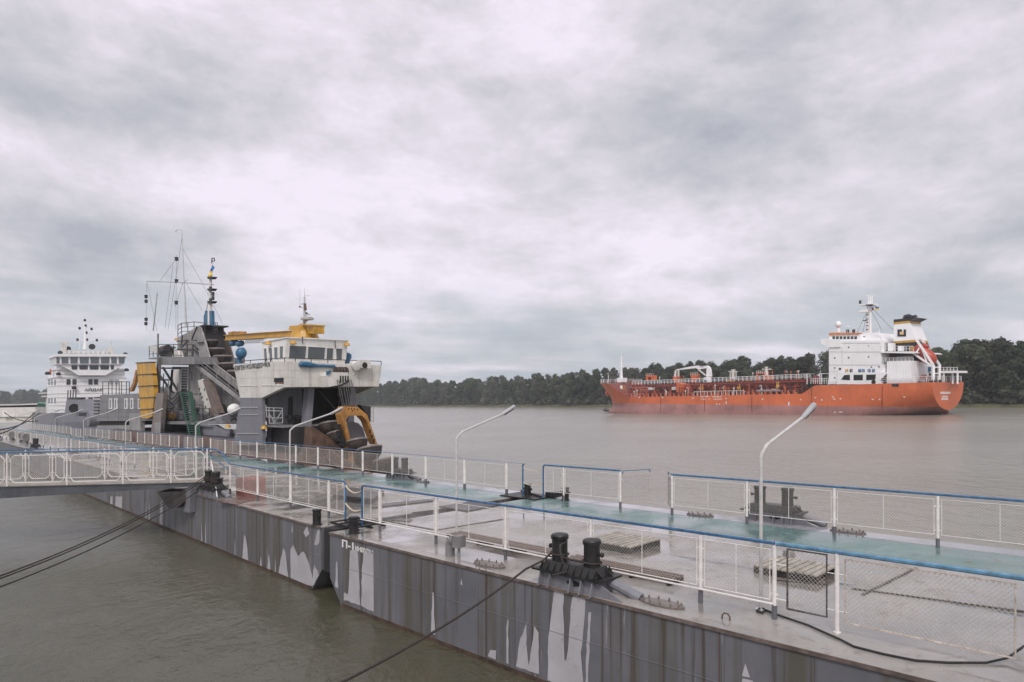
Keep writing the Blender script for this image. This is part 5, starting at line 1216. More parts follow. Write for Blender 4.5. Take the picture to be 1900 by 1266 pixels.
for x in (575, 622): m.box(D, D.onb(*Zl(x + 25, 810), bW)[0], D.onb(*Zl(x - 8, 810), bW)[0], bW, bW + 1, D.onb(*Zl(x, 820), bW)[1], D.onb(*Zl(x, 806), bW)[1])
m.build('vent_pipes', DARKSTEEL, wn)
m = MB(); m.lathe(at_b(D, Zl, 762, 985, bW), [(1.0, -.3), (1.0, 1.2)], 16, (D.b[0], D.b[1], 0)); part(m, 'rope_drum', GREYP2, None, True)
# masts, yard, signals
bM = BC
mp = lambda x, y, b=bM: at_b(D, Zm, x, y, b)
m = MB(); m.tube([mp(700, 1240), mp(690, 950), mp(675, 690), mp(650, 45)], [.11, .09, .06, .035], 6); m.tube([mp(650, 45), mp(590, 43), mp(568, 72)], .025, 4); part(m, 'aerial_mast', GALV)
m = MB(); m.tube([mp(215, 680), mp(675, 697), mp(1040, 722)], .05, 5); m.tube([mp(640, 720), mp(720, 660)], .03, 4); part(m, 'yard', GALV)
m = MB(); m.tube([mp(347, 820), mp(295, 1290)], [.04, .07], 5); m.tube([mp(330, 850), mp(350, 856)], .05, 4); part(m, 'aerial_mast', GALV)
sx_ = []
m = MB()
for a_, b_ in (((583, 360), (575, 1300)), ((600, 960), (600, 1290)), ((215, 690), (207, 870)), ((207, 900), (215, 1290)), ((560, 430), (375, 680)), ((540, 480), (440, 1266)), ((655, 270), (905, 710)), ((905, 710), (1150, 1200)), ((700, 700), (900, 1040)), ((650, 150), (480, 1270)), ((665, 700), (560, 1000)), ((220, 700), (340, 1290))):
    m.tube([mp(*a_), mp(*b_)], .014, 3)
part(m, 'rigging', DARKSTEEL)
for x, y in ((207, 870), (207, 928), (207, 1152), (205, 1205), (583, 405), (580, 945), (583, 678)):
    m = MB(); m.lathe(mp(x, y), [(.06, -.2), (.17, -.15), (.17, .1), (.22, .14), (.05, .2)], 8); part(m, 'signal_shape', INK)
m = MB(); m.pb(D, SB(D, Zm, [(950, 1045), (1035, 1045), (1040, 1235), (950, 1235)], bM), bM - .12, bM + .12); m.pb(D, SB(D, Zm, [(925, 1110), (950, 1050), (950, 1235), (925, 1215)], bM), bM - .05, bM + .05); part(m, 'mast_foot', BLUE)
m = MB(); m.tube([mp(1000, 1240), mp(998, 1045), mp(1000, 900), mp(1005, 650), mp(1028, 470)], [.22, .2, .15, .11, .05], 8); m.tube([mp(950, 1050), mp(990, 850)], .05, 4); m.tube([mp(1038, 400), mp(1040, 320)], .012, 4); m.tube([mp(935, 530), mp(1015, 535)], .02, 4); part(m, 'signal_mast', WHITE, None, True)
for y in (640, 785, 940): m = MB(); m.pb(D, SB(D, Zm, [(985, y - 12), (1062, y - 14), (1040, y + 14), (1000, y + 16)], bM), bM - .2, bM + .2); part(m, 'mast_lamp', INK)
for y in (838, 890, 770, 915): m = MB(); m.lathe(mp(1035 if y in (838, 890) else 1005, y), [(.13, -.16), (.13, .16)], 8); part(m, 'mast_lamp', INK)
m = MB(); m.tube([mp(1020, 460), mp(1022, 395), mp(1050, 395), mp(1055, 430), mp(1030, 432)], .05, 5); part(m, 'mast_vane', INK)
fg = MB(); n_ = 6
for k, (c0, c1) in enumerate((((1022, 485), (998, 545)), ((998, 545), (972, 625)))):
    rows = []
    for i in range(n_ + 1):
        s = i / n_; x, y = c0[0] + (c1[0] - c0[0]) * s, c0[1] + (c1[1] - c0[1]) * s
        rows.append((mp(x, y, bM - .1 + .1 * math.sin(s * 6)), mp(x + 32 - 10 * k * s + 6 * math.sin(5 * s), y + 18, bM - .1 + .1 * math.cos(s * 5))))
    for i in range(n_): fg.add([rows[i][0], rows[i][1], rows[i + 1][1], rows[i + 1][0]], [(0, 1, 2, 3)], k)
tag(fg.build('flag', [FLAGB, FLAGY], origin=mp(1022, 485)), 'Small blue and yellow flag hanging limp from the dredger signal mast', 'flag')
# ---------------------------------------------------------------- red tanker
T = Frame((75.5, 122.9), (-.63, .777))
Zt, Zf, Zs = zoom(1480, 530, 4.8706), zoom(1100, 640, 4.5238), zoom(1560, 530, 7.446)
Zn = zoom(1240, 660, 7.917)
tk = thing('tanker', 'Red tanker ship with faded pink waterline, white superstructure and black-topped funnel', 'ship', T(40, 7.7, 0))
def tp(m, name, mat, parent=None, smooth=False): return m.build(name, mat, parent or tk, smooth)
BM = 7.75
zP = T.onb(1600, 713, 0)[1]; aP, _ = T.onb(1512, 712, 0); aQ, zM = T.onb(1488, 731, 0)
aF1 = T.onb(1153, 731, 1.5)[0]; LD, zF = T.onb(1119, 711, BM); aF0 = T.onb(1136, 713, 3)[0]
LW = T.onb(1137, 768, BM)[0]
def ztop(a): 
    for (a0, z0), (a1, z1) in zip(TOP, TOP[1:]):
        if a0 <= a <= a1: return z0 + (z1 - z0) * (a - a0) / max(1e-6, a1 - a0)
    return TOP[-1][1]
TOP = [(-1, zP), (aP, zP), (aQ, zM), (aF1, zM - .1), (aF0, zF - .3), (LD + 1, zF)]
def hb(a, z, Lz, zt, ent):
    x = max(0, min(1, (Lz - a) / ent)); f = (1 - (1 - x) ** 2.1) ** .72
    if a < 17:
        s = a / 17; zb = .85 - 4.2 * s ** 1.1; t = max(0, min(1, (z - zb) / (zt - zb))); p = 2.2 + 3 * s
        f *= (1 - (1 - t) ** p) ** (1 / (p * .9)) * (1 if s > 1 else 1)
    return BM * f
STEM = [(-1, LW + .2)] + [(lambda q: (q[1], q[0]))(T.onb(*Zf(x, y), BM)) for x, y in ((128, 562), (140, 548), (165, 528), (176, 505), (172, 470), (155, 425), (128, 380), (100, 345), (86, 322))]
STEM = sorted(STEM)
def stem(z):
    for (z0, a0), (z1, a1) in zip(STEM, STEM[1:]):
        if z0 <= z <= z1: return a0 + (a1 - a0) * (z - z0) / max(1e-6, z1 - z0)
    return STEM[-1][1] if z > STEM[-1][0] else STEM[0][1]
lev = [-.7, 0.0, None, None, None, None, None, None]
cols = [0, .015, .03, .05, .075, .10, .14, .18, .24, .3, .38, .46, .54, .62, .70, .76, .81, .85, .88, .91, .935, .955, .97, .98, .99, 1.0]
cols = sorted(set(cols + [aP / LD, aQ / LD, aF1 / LD, aF0 / LD]))
rows = []
for k in range(10):
    row = []
    for c in cols:
        a_d = c * LD
        zt = ztop(a_d); bd = 1.55 + (2.75 - 1.55) * min(1, a_d / 75)
        z = (-.7, 0.0, bd * .25, bd * .5, bd * .75, bd, bd + (zt - bd) * .25, bd + (zt - bd) * .5, bd + (zt - bd) * .75, zt)[k]
        zz = max(0, z) / zF
        Lz = stem(z)
        a = c * Lz if c > .8 else a_d * (1 if c < .6 else 1 + (Lz / LD - 1) * (c - .6) / .2)
        h = hb(a, z, Lz, zt, 12 + 12 * (1 - min(1, zz)))
        row.append((a, max(h, .0), z))
    rows.append(row)
m = MB(); nc = len(cols)
for sgn in (-1, 1):
    k0 = len(m.v)
    for row in rows:
        for a, h, z in row: m.v.append(tuple(T(a, BM + sgn * h, z)))
    for r in range(9):
        for c in range(nc - 1):
            m.f.append((k0 + r * nc + c, k0 + r * nc + c + 1, k0 + (r + 1) * nc + c + 1, k0 + (r + 1) * nc + c)); m.m.append(1 if r < 5 else 0)
m.add([T(0, BM - r[0][1], r[0][2]) for r in rows] + [T(0, BM + r[0][1], r[0][2]) for r in rows[::-1]], [tuple(range(20))], 0)
hull = tp(m, 'hull', [ORANGE, ANTIF], None, True)
m = MB(); top = rows[-1]
for c in range(nc - 1):
    (a0, h0, z0), (a1, h1, z1) = top[c], top[c + 1]; m.add([T(a0, BM - h0, z0 - .02), T(a1, BM - h1, z1 - .02), T(a1, BM + h1, z1 - .02), T(a0, BM + h0, z0 - .02)], [(0, 1, 2, 3)])
tp(m, 'deck', DECKRED)
m = MB()
for px, l in ((1174, 30), (1226, 26), (1307, 34), (1395, 32), (1506, 40), (1637, 30)):
    a, z = T.onb(px, 735 if px < 1480 else 716, 0); 
    if a < 68: m.tube([T(a, -.01, z), T(a, -.01, .5)], .07, 4)
tp(m, 'hull_stain', paint('dark_hull_run', (.20, .045, .025), .6, .3, (.1, .03, .02), None, 1, .2))
m = MB()
def mark(x, y, w, h, zf=Zf):
    a0, z0 = T.onb(*zf(x, y), 0); a1, z1 = T.onb(*zf(x + w, y + h), 0); m.box(T, a1, a0, -.03, -.012, z1, z0)
for x0, y0_, n_ in ((905, 433, 4), (950, 430, 2), (1005, 433, 6), (912, 453, 3), (972, 452, 1), (1013, 453, 6)):
    for i in range(n_): mark(x0 + i * 12.5, y0_, 8, 7)
for x, y in ((388, 440), (585, 440), (840, 448), (1118, 450), (1424, 455), (1744, 460)): mark(x - 2, y - 6, 5, 5); mark(x - 6, y, 13, 5)
mark(1116, 475, 8, 22); mark(1640, 480, 11, 32); mark(1035, 495, 12, 6); mark(1060, 495, 8, 8)
for x, y, w_ in ((155, 1010, 12), (210, 1030, 16), (310, 1003, 18), (320, 1022, 20), (380, 1020, 14), (670, 1025, 18), (735, 1025, 12), (955, 1003, 16), (330, 1140, 16), (375, 1140, 30)): mark(x, y, w_, 8, Zt)
tp(m, 'hull_marking', CHALK)
m = MB()
for x0, x1, y0_, y1, n_ in ((1290, 1382, 960, 980, 8), (1305, 1358, 998, 1012, 6), (1298, 1360, 1018, 1034, 7)):
    for i in range(n_):
        w_ = (x1 - x0) / n_; p, q = T.ona(*Zt(x0 + i * w_, y0_), 0), T.ona(*Zt(x0 + i * w_ + w_ * .72, y1), 0); m.box(T, -.03, -.01, p[0], q[0], q[1], p[1])
tp(m, 'stern_marking', CHALK)
m = MB(); m.pb(T, SB(T, Zt, [(850, 888), (915, 888), (912, 915), (855, 915)], 0), -.06, -.005); tp(m, 'fairlead', DARKSTEEL)
def blk(zf, q, b0, b1, name, mat, parent=None): m = MB(); m.pb(T, SB(T, zf, q, b0), b0, b1); return tp(m, name, mat, parent)
def tpt(zf, x, y, b): a, z = T.onb(*zf(x, y), b); return T(a, b, z)
blk(Zt, [(282, 498), (748, 498), (757, 690), (757, 892), (282, 892)], .5, 15, 'accommodation', SHIPWHITE)
blk(Zt, [(205, 482), (215, 528), (285, 560), (385, 556), (385, 490), (285, 490), (284, 480)], .25, 15.2, 'bridge_wing', SHIPWHITE)
wh_ = blk(Zt, [(286, 446), (566, 440), (570, 500), (286, 500)], 2.0, 13.5, 'wheelhouse', SHIPWHITE)
blk(Zt, [(283, 427), (562, 427), (556, 442), (283, 450)], 1.8, 13.7, 'orange_roof', paint('orange_roof_paint', (.55, .20, .08), .5, .2), wh_)
for i in range(7):
    x = 314 + i * 33; blk(Zt, [(x, 460), (x + 24, 459), (x + 24, 484), (x, 486)], 1.96, 1.99, 'window', DGLASS, wh_)
blk(Zt, [(566, 425), (700, 425), (760, 498), (566, 498)], 3, 12, 'bridge_house', SHIPWHITE)
for x, y in ((461, 558), (640, 545), (334, 655), (461, 652), (641, 645), (334, 745), (382, 755), (735, 735), (600, 463), (334, 835), (665, 737)):
    w_ = 11 if (x, y) == (382, 755) else 6
    blk(Zt, [(x - w_, y - w_), (x + w_, y - w_), (x + w_, y + w_), (x - w_, y + w_)], .46, .499, 'porthole', DGLASS if y != 545 else GALV)
m = MB()
for y in (520, 718, 600): m.tube([tpt(Zt, 284, y, .49), tpt(Zt, 746, y, .49)], .05, 4)
m.tube([tpt(Zt, 400, 560, .49), tpt(Zt, 400, 715, .49)], .03, 4); tp(m, 'plate_seam', GALV)
sb = blk(Zt, [(362, 795), (805, 795), (742, 856), (766, 892), (350, 892)], .12, .4, 'side_bulwark', SHIPWHITE)
for q in ([(392, 850), (420, 810), (470, 806), (472, 856)], [(505, 808), (588, 806), (588, 856), (505, 856)], [(620, 806), (706, 804), (700, 852), (620, 856)]): blk(Zt, q, .06, .119, 'side_opening', DARKIN, sb)
m = MB(); m.lathe(tpt(Zt, 686, 872, .11), [(.42, -.02), (.42, .02)], 12, (T.b[0], T.b[1], 0)); m.build('round_opening', DARKIN, sb)
blk(Zt, [(360, 785), (805, 785), (805, 796), (360, 796)], .1, 1.2, 'boat_deck', SHIPWHITE)
def tf(pts, drop, r, name, mat=SHIPWHITE, mids=(), posts=None):
    m = MB(); m.tube(pts, r, 4)
    for md in mids: m.tube([p - Vector((0, 0, md)) for p in pts], r * .8, 4)
    for p in (posts or pts): m.tube([p, p - Vector((0, 0, drop))], r, 4)
    return tp(m, name, mat)
def along(zf, x0, x1, y, b, n, y1=None): return [tpt(zf, x0 + (x1 - x0) * i / (n - 1), y + ((y1 if y1 is not None else y) - y) * i / (n - 1), b) for i in range(n)]
tf(along(Zt, 290, 740, 763, .3, 10), .6, .03, 'rail')
# aft decks
blk(Zt, [(748, 596), (1025, 596), (1055, 606), (1048, 614), (748, 608)], .3, 14, 'upper_deck', SHIPWHITE)
blk(Zt, [(805, 685), (1028, 680), (1028, 892), (805, 892)], .5, 8.6, 'engine_casing', SHIPWHITE)
blk(Zt, [(758, 608), (1050, 612), (1150, 690), (758, 690)], 4.5, 5, 'casing_wall', SHIPWHITE)
blk(Zt, [(760, 610), (830, 610), (830, 690), (760, 690)], 4.0, 4.4, 'recess_shade', DARKIN); blk(Zt, [(835, 612), (880, 612), (880, 660), (835, 660)], 4.2, 4.4, 'red_door', CLAYRED)  # near-black slabs painting in the shade of the open recesses
blk(Zt, [(1045, 615), (1100, 640), (1130, 690), (1048, 690)], 4.2, 4.4, 'recess_shade', DARKIN); blk(Zt, [(757, 700), (805, 700), (805, 892), (757, 892)], 2.4, 2.8, 'recess_shade', DARKIN)
blk(Zt, [(757, 710), (780, 710), (800, 760), (790, 800), (757, 800)], 1.0, 2.2, 'stair', SHIPWHITE)
tf(along(Zt, 752, 1045, 548, .4, 10), 1.15, .05, 'rail', mids=(.5,)); tf(along(Zt, 758, 1045, 655, .5, 9), .8, .04, 'rail', mids=(.4,))
blk(Zt, [(1020, 550), (1050, 552), (1040, 590), (1020, 585)], .35, .6, 'yellow_box', YELLOW)
for x, y, w_, h_, mt in ((770, 515, 30, 75, GALV), (815, 520, 45, 70, SHIPWHITE), (905, 545, 35, 45, SHIPWHITE), (770, 640, 36, 40, OLDWHITE)): blk(Zt, [(x, y), (x + w_, y), (x + w_, y + h_), (x, y + h_)], 2.2, 3.4, 'deck_fitting', mt)
# funnel
fa1, fz0 = T.onb(*Zs(733, 840), 4.2); fa0 = T.onb(*Zs(945, 600), 4.2)[0]; fzt = T.onb(*Zs(733, 530), 4.2)[1]; fzk = T.onb(*Zs(733, 470), 4.2)[1]; fzb = T.onb(*Zs(733, 775), 4.2)[1]
def fun(z0, z1, g, name, mat, over=0):
    k = lambda z: max(0, (fzt - z) / (fzt - fz0)) * 1.5
    m = MB(); r_ = lambda z, o=0: [T(fa1 + g, 4.2 - g, z), T(fa0 - k(z) - g - o, 4.2 - g, z), T(fa0 - k(z) - g - o, 9.6 + g, z), T(fa1 + g, 9.6 + g, z)]
    m.loft(r_(z0), r_(z1, over)); return tp(m, name, mat)
fn = fun(fzb + .02, fzt - .02, 0, 'funnel', SHIPWHITE)
fun(fz0 - 2, fzb - .35, .0, 'funnel_base', FUNBLACK); fun(fzb - .36, fzb + .05, .03, 'funnel_band', YELLOW); fun(fzt - .1, fzt + .3, .03, 'funnel_band', YELLOW); fun(fzt + .31, fzk, .02, 'funnel_top', FUNBLACK, 1.2)
blk(Zs, [(783, 606), (900, 606), (900, 704), (783, 704)], 4.12, 4.19, 'funnel_emblem', FUNBLACK); blk(Zs, [(815, 640), (868, 640), (868, 678), (815, 678)], 4.06, 4.115, 'emblem_square', paint('emblem_pale_orange', (.75, .45, .22), .5, 0)); blk(Zs, [(848, 604), (865, 604), (865, 640), (848, 640)], 4.06, 4.115, 'emblem_notch', SHIPWHITE)
m = MB()
for x, s in ((900, 1), (990, .7)): m.tube([tpt(Zs, x - 10, 470, 6.5), tpt(Zs, x, 440 - 6 * s, 6.5), tpt(Zs, x + 35, 428, 6.5), tpt(Zs, x + 60 * s, 442, 6.5)], .42 * s + .1, 8)
tp(m, 'exhaust_pipe', FUNBLACK, None, True)
# mast, domes
m = MB(); m.tube([tpt(Zt, 633, 430, 7.5), tpt(Zt, 633, 180, 7.5)], [.22, .16], 6); m.tube([tpt(Zt, 657, 430, 7.5), tpt(Zt, 655, 180, 7.5)], [.26, .2], 6); m.tube([tpt(Zt, 640, 180, 7.5), tpt(Zt, 640, 90, 7.5)], .12, 6); m.tube([tpt(Zt, 656, 180, 7.5), tpt(Zt, 656, 95, 7.5)], .16, 6)
for y in range(190, 430, 22): m.tube([tpt(Zt, 634, y, 7.5), tpt(Zt, 656, y + 8, 7.5)], .05, 4)
for y in (105, 130, 150): m.tube([tpt(Zt, 638, y, 7.5), tpt(Zt, 672, y, 7.5)], .07, 4)
m.pb(T, SB(T, Zt, [(550, 172), (690, 160), (690, 178), (550, 180)], 6.5), 6.5, 8.5); m.pb(T, SB(T, Zt, [(555, 225), (635, 210), (635, 240), (555, 240)], 6.8), 6.8, 8.2); m.tube([tpt(Zt, 672, 170, 7.5), tpt(Zt, 672, 90, 7.5)], .12, 4); m.tube([tpt(Zt, 612, 90, 7.5), tpt(Zt, 670, 85, 7.5)], .08, 4); tp(m, 'mast', SHIPWHITE)
m = MB()
for y in (262, 300, 330, 360, 395): m.box(T, *sorted((T.onb(*Zt(622, y), 7)[0], T.onb(*Zt(640, y), 7)[0])), 6.8, 7.0, *sorted((T.onb(*Zt(630, y + 8), 7)[1], T.onb(*Zt(630, y), 7)[1])))
m.tube([tpt(Zt, 565, 165, 7), tpt(Zt, 566, 135, 7)], .25, 6); m.tube([tpt(Zt, 590, 318, 7), tpt(Zt, 630, 315, 7)], .12, 4); tp(m, 'mast_lamp', DARKSTEEL); m = MB(); m.pb(T, SB(T, Zt, [(610, 172), (685, 168), (660, 182), (625, 182)], 6.4), 6.4, 8.6); tp(m, 'mast_platform', DARKSTEEL)
m = MB(); m.ball(tpt(Zt, 368, 352, 4), .62, 12, sz=1.1); m.tube([tpt(Zt, 370, 375, 4), tpt(Zt, 372, 425, 4)], [.15, .35], 6); m.ball(tpt(Zt, 456, 376, 4), .2, 8); tp(m, 'radar_dome', SHIPWHITE, None, True)
m = MB()
for x in (452, 507): m.tube([tpt(Zt, x, 425, 4), tpt(Zt, x, 395, 4)], .32, 6)
tp(m, 'compass_stand', DARKSTEEL); tf(along(Zt, 300, 560, 400, 2.2, 8), .7, .03, 'rail')
m = MB()
for p, q in (((640, 200), (540, 420)), ((650, 200), (760, 400)), ((660, 190), (860, 400)), ((630, 230), (590, 420))): m.tube([tpt(Zt, *p, 7.5), tpt(Zt, *q, 7.5)], .035, 3)
tp(m, 'stay', DARKSTEEL)
for x, y, w_, c0, c1, lab in ((668, 196, 18, CLAYRED, CLAYRED, 'Tiny red flag flying from the tanker mast'), (700, 192, 34, FLAGB, FLAGY, 'Tiny blue and yellow flag flying from the tanker mast')):
    m = MB(); m.pb(T, SB(T, Zt, [(x, y), (x + w_, y), (x + w_, y + 15), (x, y + 15)], 7.2), 7.2, 7.23, 0); m.pb(T, SB(T, Zt, [(x, y + 15), (x + w_, y + 15), (x + w_ - 2, y + 30), (x, y + 30)], 7.2), 7.2, 7.23, 1)
    tag(m.build('flag', [c0, c1], origin=tpt(Zt, x, y, 7.2)), lab, 'flag')
m = MB()
for p, q in (((705, 440), (790, 498)), ((730, 420), (760, 498)), ((700, 460), (750, 460)), ((735, 400), (735, 500))): m.tube([tpt(Zt, *p, 3), tpt(Zt, *q, 3)], .09, 4)
tp(m, 'bridge_stair', SHIPWHITE)
# red deck crane, drums
m = MB(); m.tube([tpt(Zt, 706, 782, .9), tpt(Zt, 704, 680, .9)], [.3, .12], 6); m.tube([tpt(Zt, 706, 728, .9), tpt(Zt, 588, 676, .9)], [.2, .12], 5); m.tube([tpt(Zt, 704, 682, .9), tpt(Zt, 592, 676, .9)], .03, 3); tp(m, 'stores_crane', paint('crane_red', (.42, .06, .05), .5, .1))
for i, (x, mt, lab) in enumerate(((447, YELLOW, 'Orange drum on the tanker boat deck'), (488, BLACK, 'Black drum next to the orange one on the tanker boat deck'), (565, BLUE, 'Blue drum beside the black one on the tanker boat deck'), (597, BLUE, 'Blue drum left of the red crane jib'), (650, BLUE, 'Blue drum close under the red crane'), (690, BLUE, 'Blue drum at the foot of the red crane'))):
    m = MB(); m.lathe(tpt(Zt, x, 786, .7), [(.34, .02), (.36, .08), (.36, .62), (.34, .68)], 10); tag(m.build('drum', mt, origin=tpt(Zt, x, 786, .7), smooth=True), lab, 'drum')
m = MB(); m.lathe(tpt(Zt, 500, 735, .6), [(.45, -.05), (.45, .05)], 10, (T.b[0], T.b[1], 0)); m.tube([tpt(Zt, 500, 745, .6), tpt(Zt, 500, 785, .6)], .08, 4); tp(m, 'green_winch', paint('pale_green', (.35, .42, .30), .5, .1))
# lifeboat and its ramp
m = MB()
for b_, A_, B_, C_ in ((2.6, (1040, 740), (1275, 1095), (1275, 1300)), (6.0, (1112, 740), (1360, 1088), (1357, 1300))):
    m.tube([tpt(Zs, *A_, b_), tpt(Zs, *B_, b_)], .24, 4); m.tube([tpt(Zs, *B_, b_), tpt(Zs, *C_, b_)], .30, 4)
m.tube([tpt(Zs, 968, 915, 2.6), tpt(Zs, 1270, 1118, 2.6)], .22, 4); m.tube([tpt(Zs, 1035, 950, 2.6), tpt(Zs, 1085, 860, 2.6)], .15, 4); m.tube([tpt(Zs, 1125, 885, 2.6), tpt(Zs, 1185, 1050, 2.6)], .13, 4); m.tube([tpt(Zs, 1040, 742, 2.6), tpt(Zs, 1110, 742, 6.0)], .12, 4)
for y in (1130, 1215): m.tube([tpt(Zs, 1275, y, 2.6), tpt(Zs, 1357, y, 6)], .15, 4)
tp(m, 'lifeboat_ramp', SHIPWHITE)
p, q = tpt(Zs, 1020, 850, 4.3), tpt(Zs, 1310, 1070, 4.3); ax = (q - p).normalized(); Lb = (q - p).length
lb = thing('lifeboat', 'Red enclosed lifeboat sloping on the white launching ramp at the tanker stern', 'lifeboat', p)
m = MB(); m.lathe(p, [(.3, 0), (.85, Lb * .06), (1.2, Lb * .2), (1.3, Lb * .5), (1.2, Lb * .75), (.8, Lb * .92), (.1, Lb)], 16, ax); m.build('body', paint('lifeboat_red', (.42, .065, .035), .4, .1), lb, True)
m = MB(); up = Vector((0, 0, 1)); c = p + ax * (Lb * .28) + (up - ax * ax.z).normalized() * 1.1; m.lathe(c, [(.7, -.3), (.7, .35), (.5, .5)], 12, (up - ax * ax.z)); m.build('cockpit', paint('lifeboat_red_dark', (.36, .05, .03), .4, .1), lb, True)
# stern platform, rails
blk(Zt, [(1290, 772), (1446, 770), (1446, 790), (1290, 792)], 6, 11, 'stern_platform', SHIPWHITE)
tf([tpt(Zt, x, 740, 6.1) for x in (1290, 1320, 1350, 1380, 1410, 1444)], 1.0, .05, 'rail', mids=(.45,))
for x, b_ in ((1320, 6.3), (1400, 7), (1444, 6.3), (1440, 10.6)): m = MB(); m.tube([tpt(Zt, x, 792, b_), tpt(Zt, x, 890, b_)], .17, 4); tp(m, 'platform_leg', SHIPWHITE)
blk(Zt, [(1030, 692), (1200, 692), (1200, 792), (1030, 850)], 8.7, 9.5, 'aft_house', SHIPWHITE)
blk(Zt, [(1098, 830), (1110, 815), (1125, 805), (1130, 820), (1185, 820), (1185, 850), (1100, 850)], 3, 5, 'mooring_winch', CLAYRED)
blk(Zt, [(1175, 735), (1200, 735), (1200, 775), (1175, 775)], 8.2, 8.6, 'blue_panel', BLUE)
zr = zP + 1.1
stern = [T(a, .12, zr) for a in (19, 17, 15, 13, 11, 9, 7, 5, 3, 1)] + [T(.15, b_, zr) for b_ in (1, 3, 5, 7, 9, 11, 13, 14.6)]
tf(stern, 1.1, .05, 'stern_rail', mids=(.35, .7))
m = MB()
for a, b_ in ((17, 1.2), (14, 1.2), (11, 1.4), (8, 1.3), (2, 4), (2, 8), (3, 11)):
    for d_ in (-.4, .4): m.lathe(T(a + d_, b_, zP - .02), [(.25, 0), (.25, .7), (.3, .72)], 8)
tp(m, 'deck_bollard', DARKSTEEL)
m = MB()
for i in range(7): m.box(T, 16 - i * 1.3, 16.9 - i * 1.3, 2.2, 3.6, zP, zP + .55 + .2 * (i % 3))
tp(m, 'deck_gear', DARKSTEEL)
# ---- cargo deck
zc_ = T.onb(*Zf(900, 318), 5.5)[1]
m = MB(); m.box(T, aQ - 1, aF1 - 3, 4.5, 11, zM, zM + 1.3); tp(m, 'cargo_trunk', paint('dark_red_trunk', (.05, .016, .013), .6, .3))
a_s, a_e = T.onb(*Zf(1830, 318), 5.0)[0], T.onb(*Zf(330, 318), 5.0)[0]
m = MB(); m.box(T, a_s, a_e + 1, 5.0, 6.4, zc_ - .22, zc_); m.box(T, a_s, a_e, 4.9, 4.99, zc_ - .5, zc_ - .1); tp(m, 'catwalk', DECKRED)
n_ = 46; tf([T(a_s + (a_e - a_s) * i / n_, 5.0, zc_ + 1.05) for i in range(n_ + 1)], 1.05, .045, 'catwalk_rail', mids=(.35, .7))
tf([T(a_s + (a_e - a_s) * i / n_, 6.4, zc_ + 1.05) for i in range(n_ + 1)], 1.05, .04, 'catwalk_rail', mids=(.5,))
PIPE = paint('pipe_red', (.34, .06, .035), .5, .3, (.1, .03, .02), None, 1.5, .2)
rr = random.Random(5)
for k in range(9):
    b_ = 3.4 + .3 * k; z_ = zc_ - .6 - .34 * (k % 5) + rr.uniform(-.1, .1); a0, a1 = a_s + rr.uniform(0, 8), a_e - rr.uniform(0, 12)
    m = MB(); m.tube([T(a0, b_, z_), T(a1, b_, z_)], rr.uniform(.08, .16), 6); tp(m, 'cargo_pipe', PIPE if k % 3 else DECKRED)
for i in range(26):
    a = a_s + (a_e - a_s) * (i + .5) / 26; m = MB(); m.bar(T(a, 4.7, zM), T(a, 4.7, zc_ - .2), .16); m.bar(T(a, 3.3, zM), T(a, 3.3, zM + 1.6), .12); m.bar(T(a, 3.3, zM + 1.5), T(a, 5.5, zM + 1.5), .14); tp(m, 'pipe_support', DECKRED)
for i in range(34):
    a = aQ + 2 + (aF1 - aQ - 5) * i / 34; m = MB()
    m.pb(T, [(a - .5, zM - .05), (a + .1, zM - .05), (a + .1, zM + .75), (a - .05, zM + .75)], .5, .62); tp(m, 'bulwark_stay', ORANGE)
a_m0, a_m1 = T.onb(*Zf(1270, 400), .3)[0], T.onb(*Zf(850, 400), .3)[0]
tf([T(a_m0 + (a_m1 - a_m0) * i / 14, .25, zM + 1.0) for i in range(15)], 1.05, .075, 'manifold_rail', OLDWHITE); tf([T(aQ + 1 + (aF1 - aQ - 3) * i / 40, .25, zM + .8) for i in range(41)], .85, .035, 'deck_rail', paint('pale_red_rail', (.5, .2, .15), .5, .2))
blk(Zn, [(118, 398), (205, 420), (205, 535), (118, 535)], 2.2, 4.5, 'deck_locker', ORANGE); blk(Zn, [(205, 420), (320, 425), (320, 530), (205, 530)], 3.0, 5, 'deck_locker', PIPE)
for q, b_ in (([(325, 270), (415, 270), (400, 395), (340, 395)], 6.5), ([(1290, 245), (1410, 245), (1410, 390), (1395, 390), (1395, 270), (1310, 270), (1310, 390), (1290, 390)], 6.5), ([(1415, 290), (1500, 290), (1490, 400), (1415, 400)], 6.6), ([(66, 310), (135, 310), (120, 400), (80, 400)], 6.6)): blk(Zn, q, b_, b_ + 1.5, 'vent_tower', ORANGE)
blk(Zf, [(445, 255), (505, 255), (505, 300), (490, 300), (490, 270), (460, 270), (460, 300), (445, 300)], 6.5, 8.2, 'vent_tower', ORANGE)
for x0, x1, y in ((325, 430, 250), (1295, 1415, 225)): tf(along(Zn, x0, x1, y, 6.4, 5), .7, .05, 'tower_rail', OLDWHITE, mids=(.35,))
tf(along(Zf, 445, 508, 243, 6.4, 5), .5, .05, 'tower_rail', OLDWHITE)
m = MB(); m.tube([tpt(Zn, 1445, 290, 7.3), tpt(Zn, 1440, 175, 7.3)], [.45, .28], 6); m.bar(tpt(Zn, 1380, 200, 7.3), tpt(Zn, 1510, 200, 7.3), .25); m.lathe(tpt(Zn, 1440, 180, 7.3), [(.4, 0), (.4, .25)], 8); tp(m, 'vent_post', OLDWHITE, None, True)
m = MB(); m.tube([tpt(Zn, 100, 310, 7.2), tpt(Zn, 110, 215, 7.2)], [.35, .25], 6); tp(m, 'vent_post', OLDWHITE, None, True)
m = MB()
for x in (910, 995): m.tube([tpt(Zn, x, 345, 7), tpt(Zn, x, 230, 7)], .14, 5)
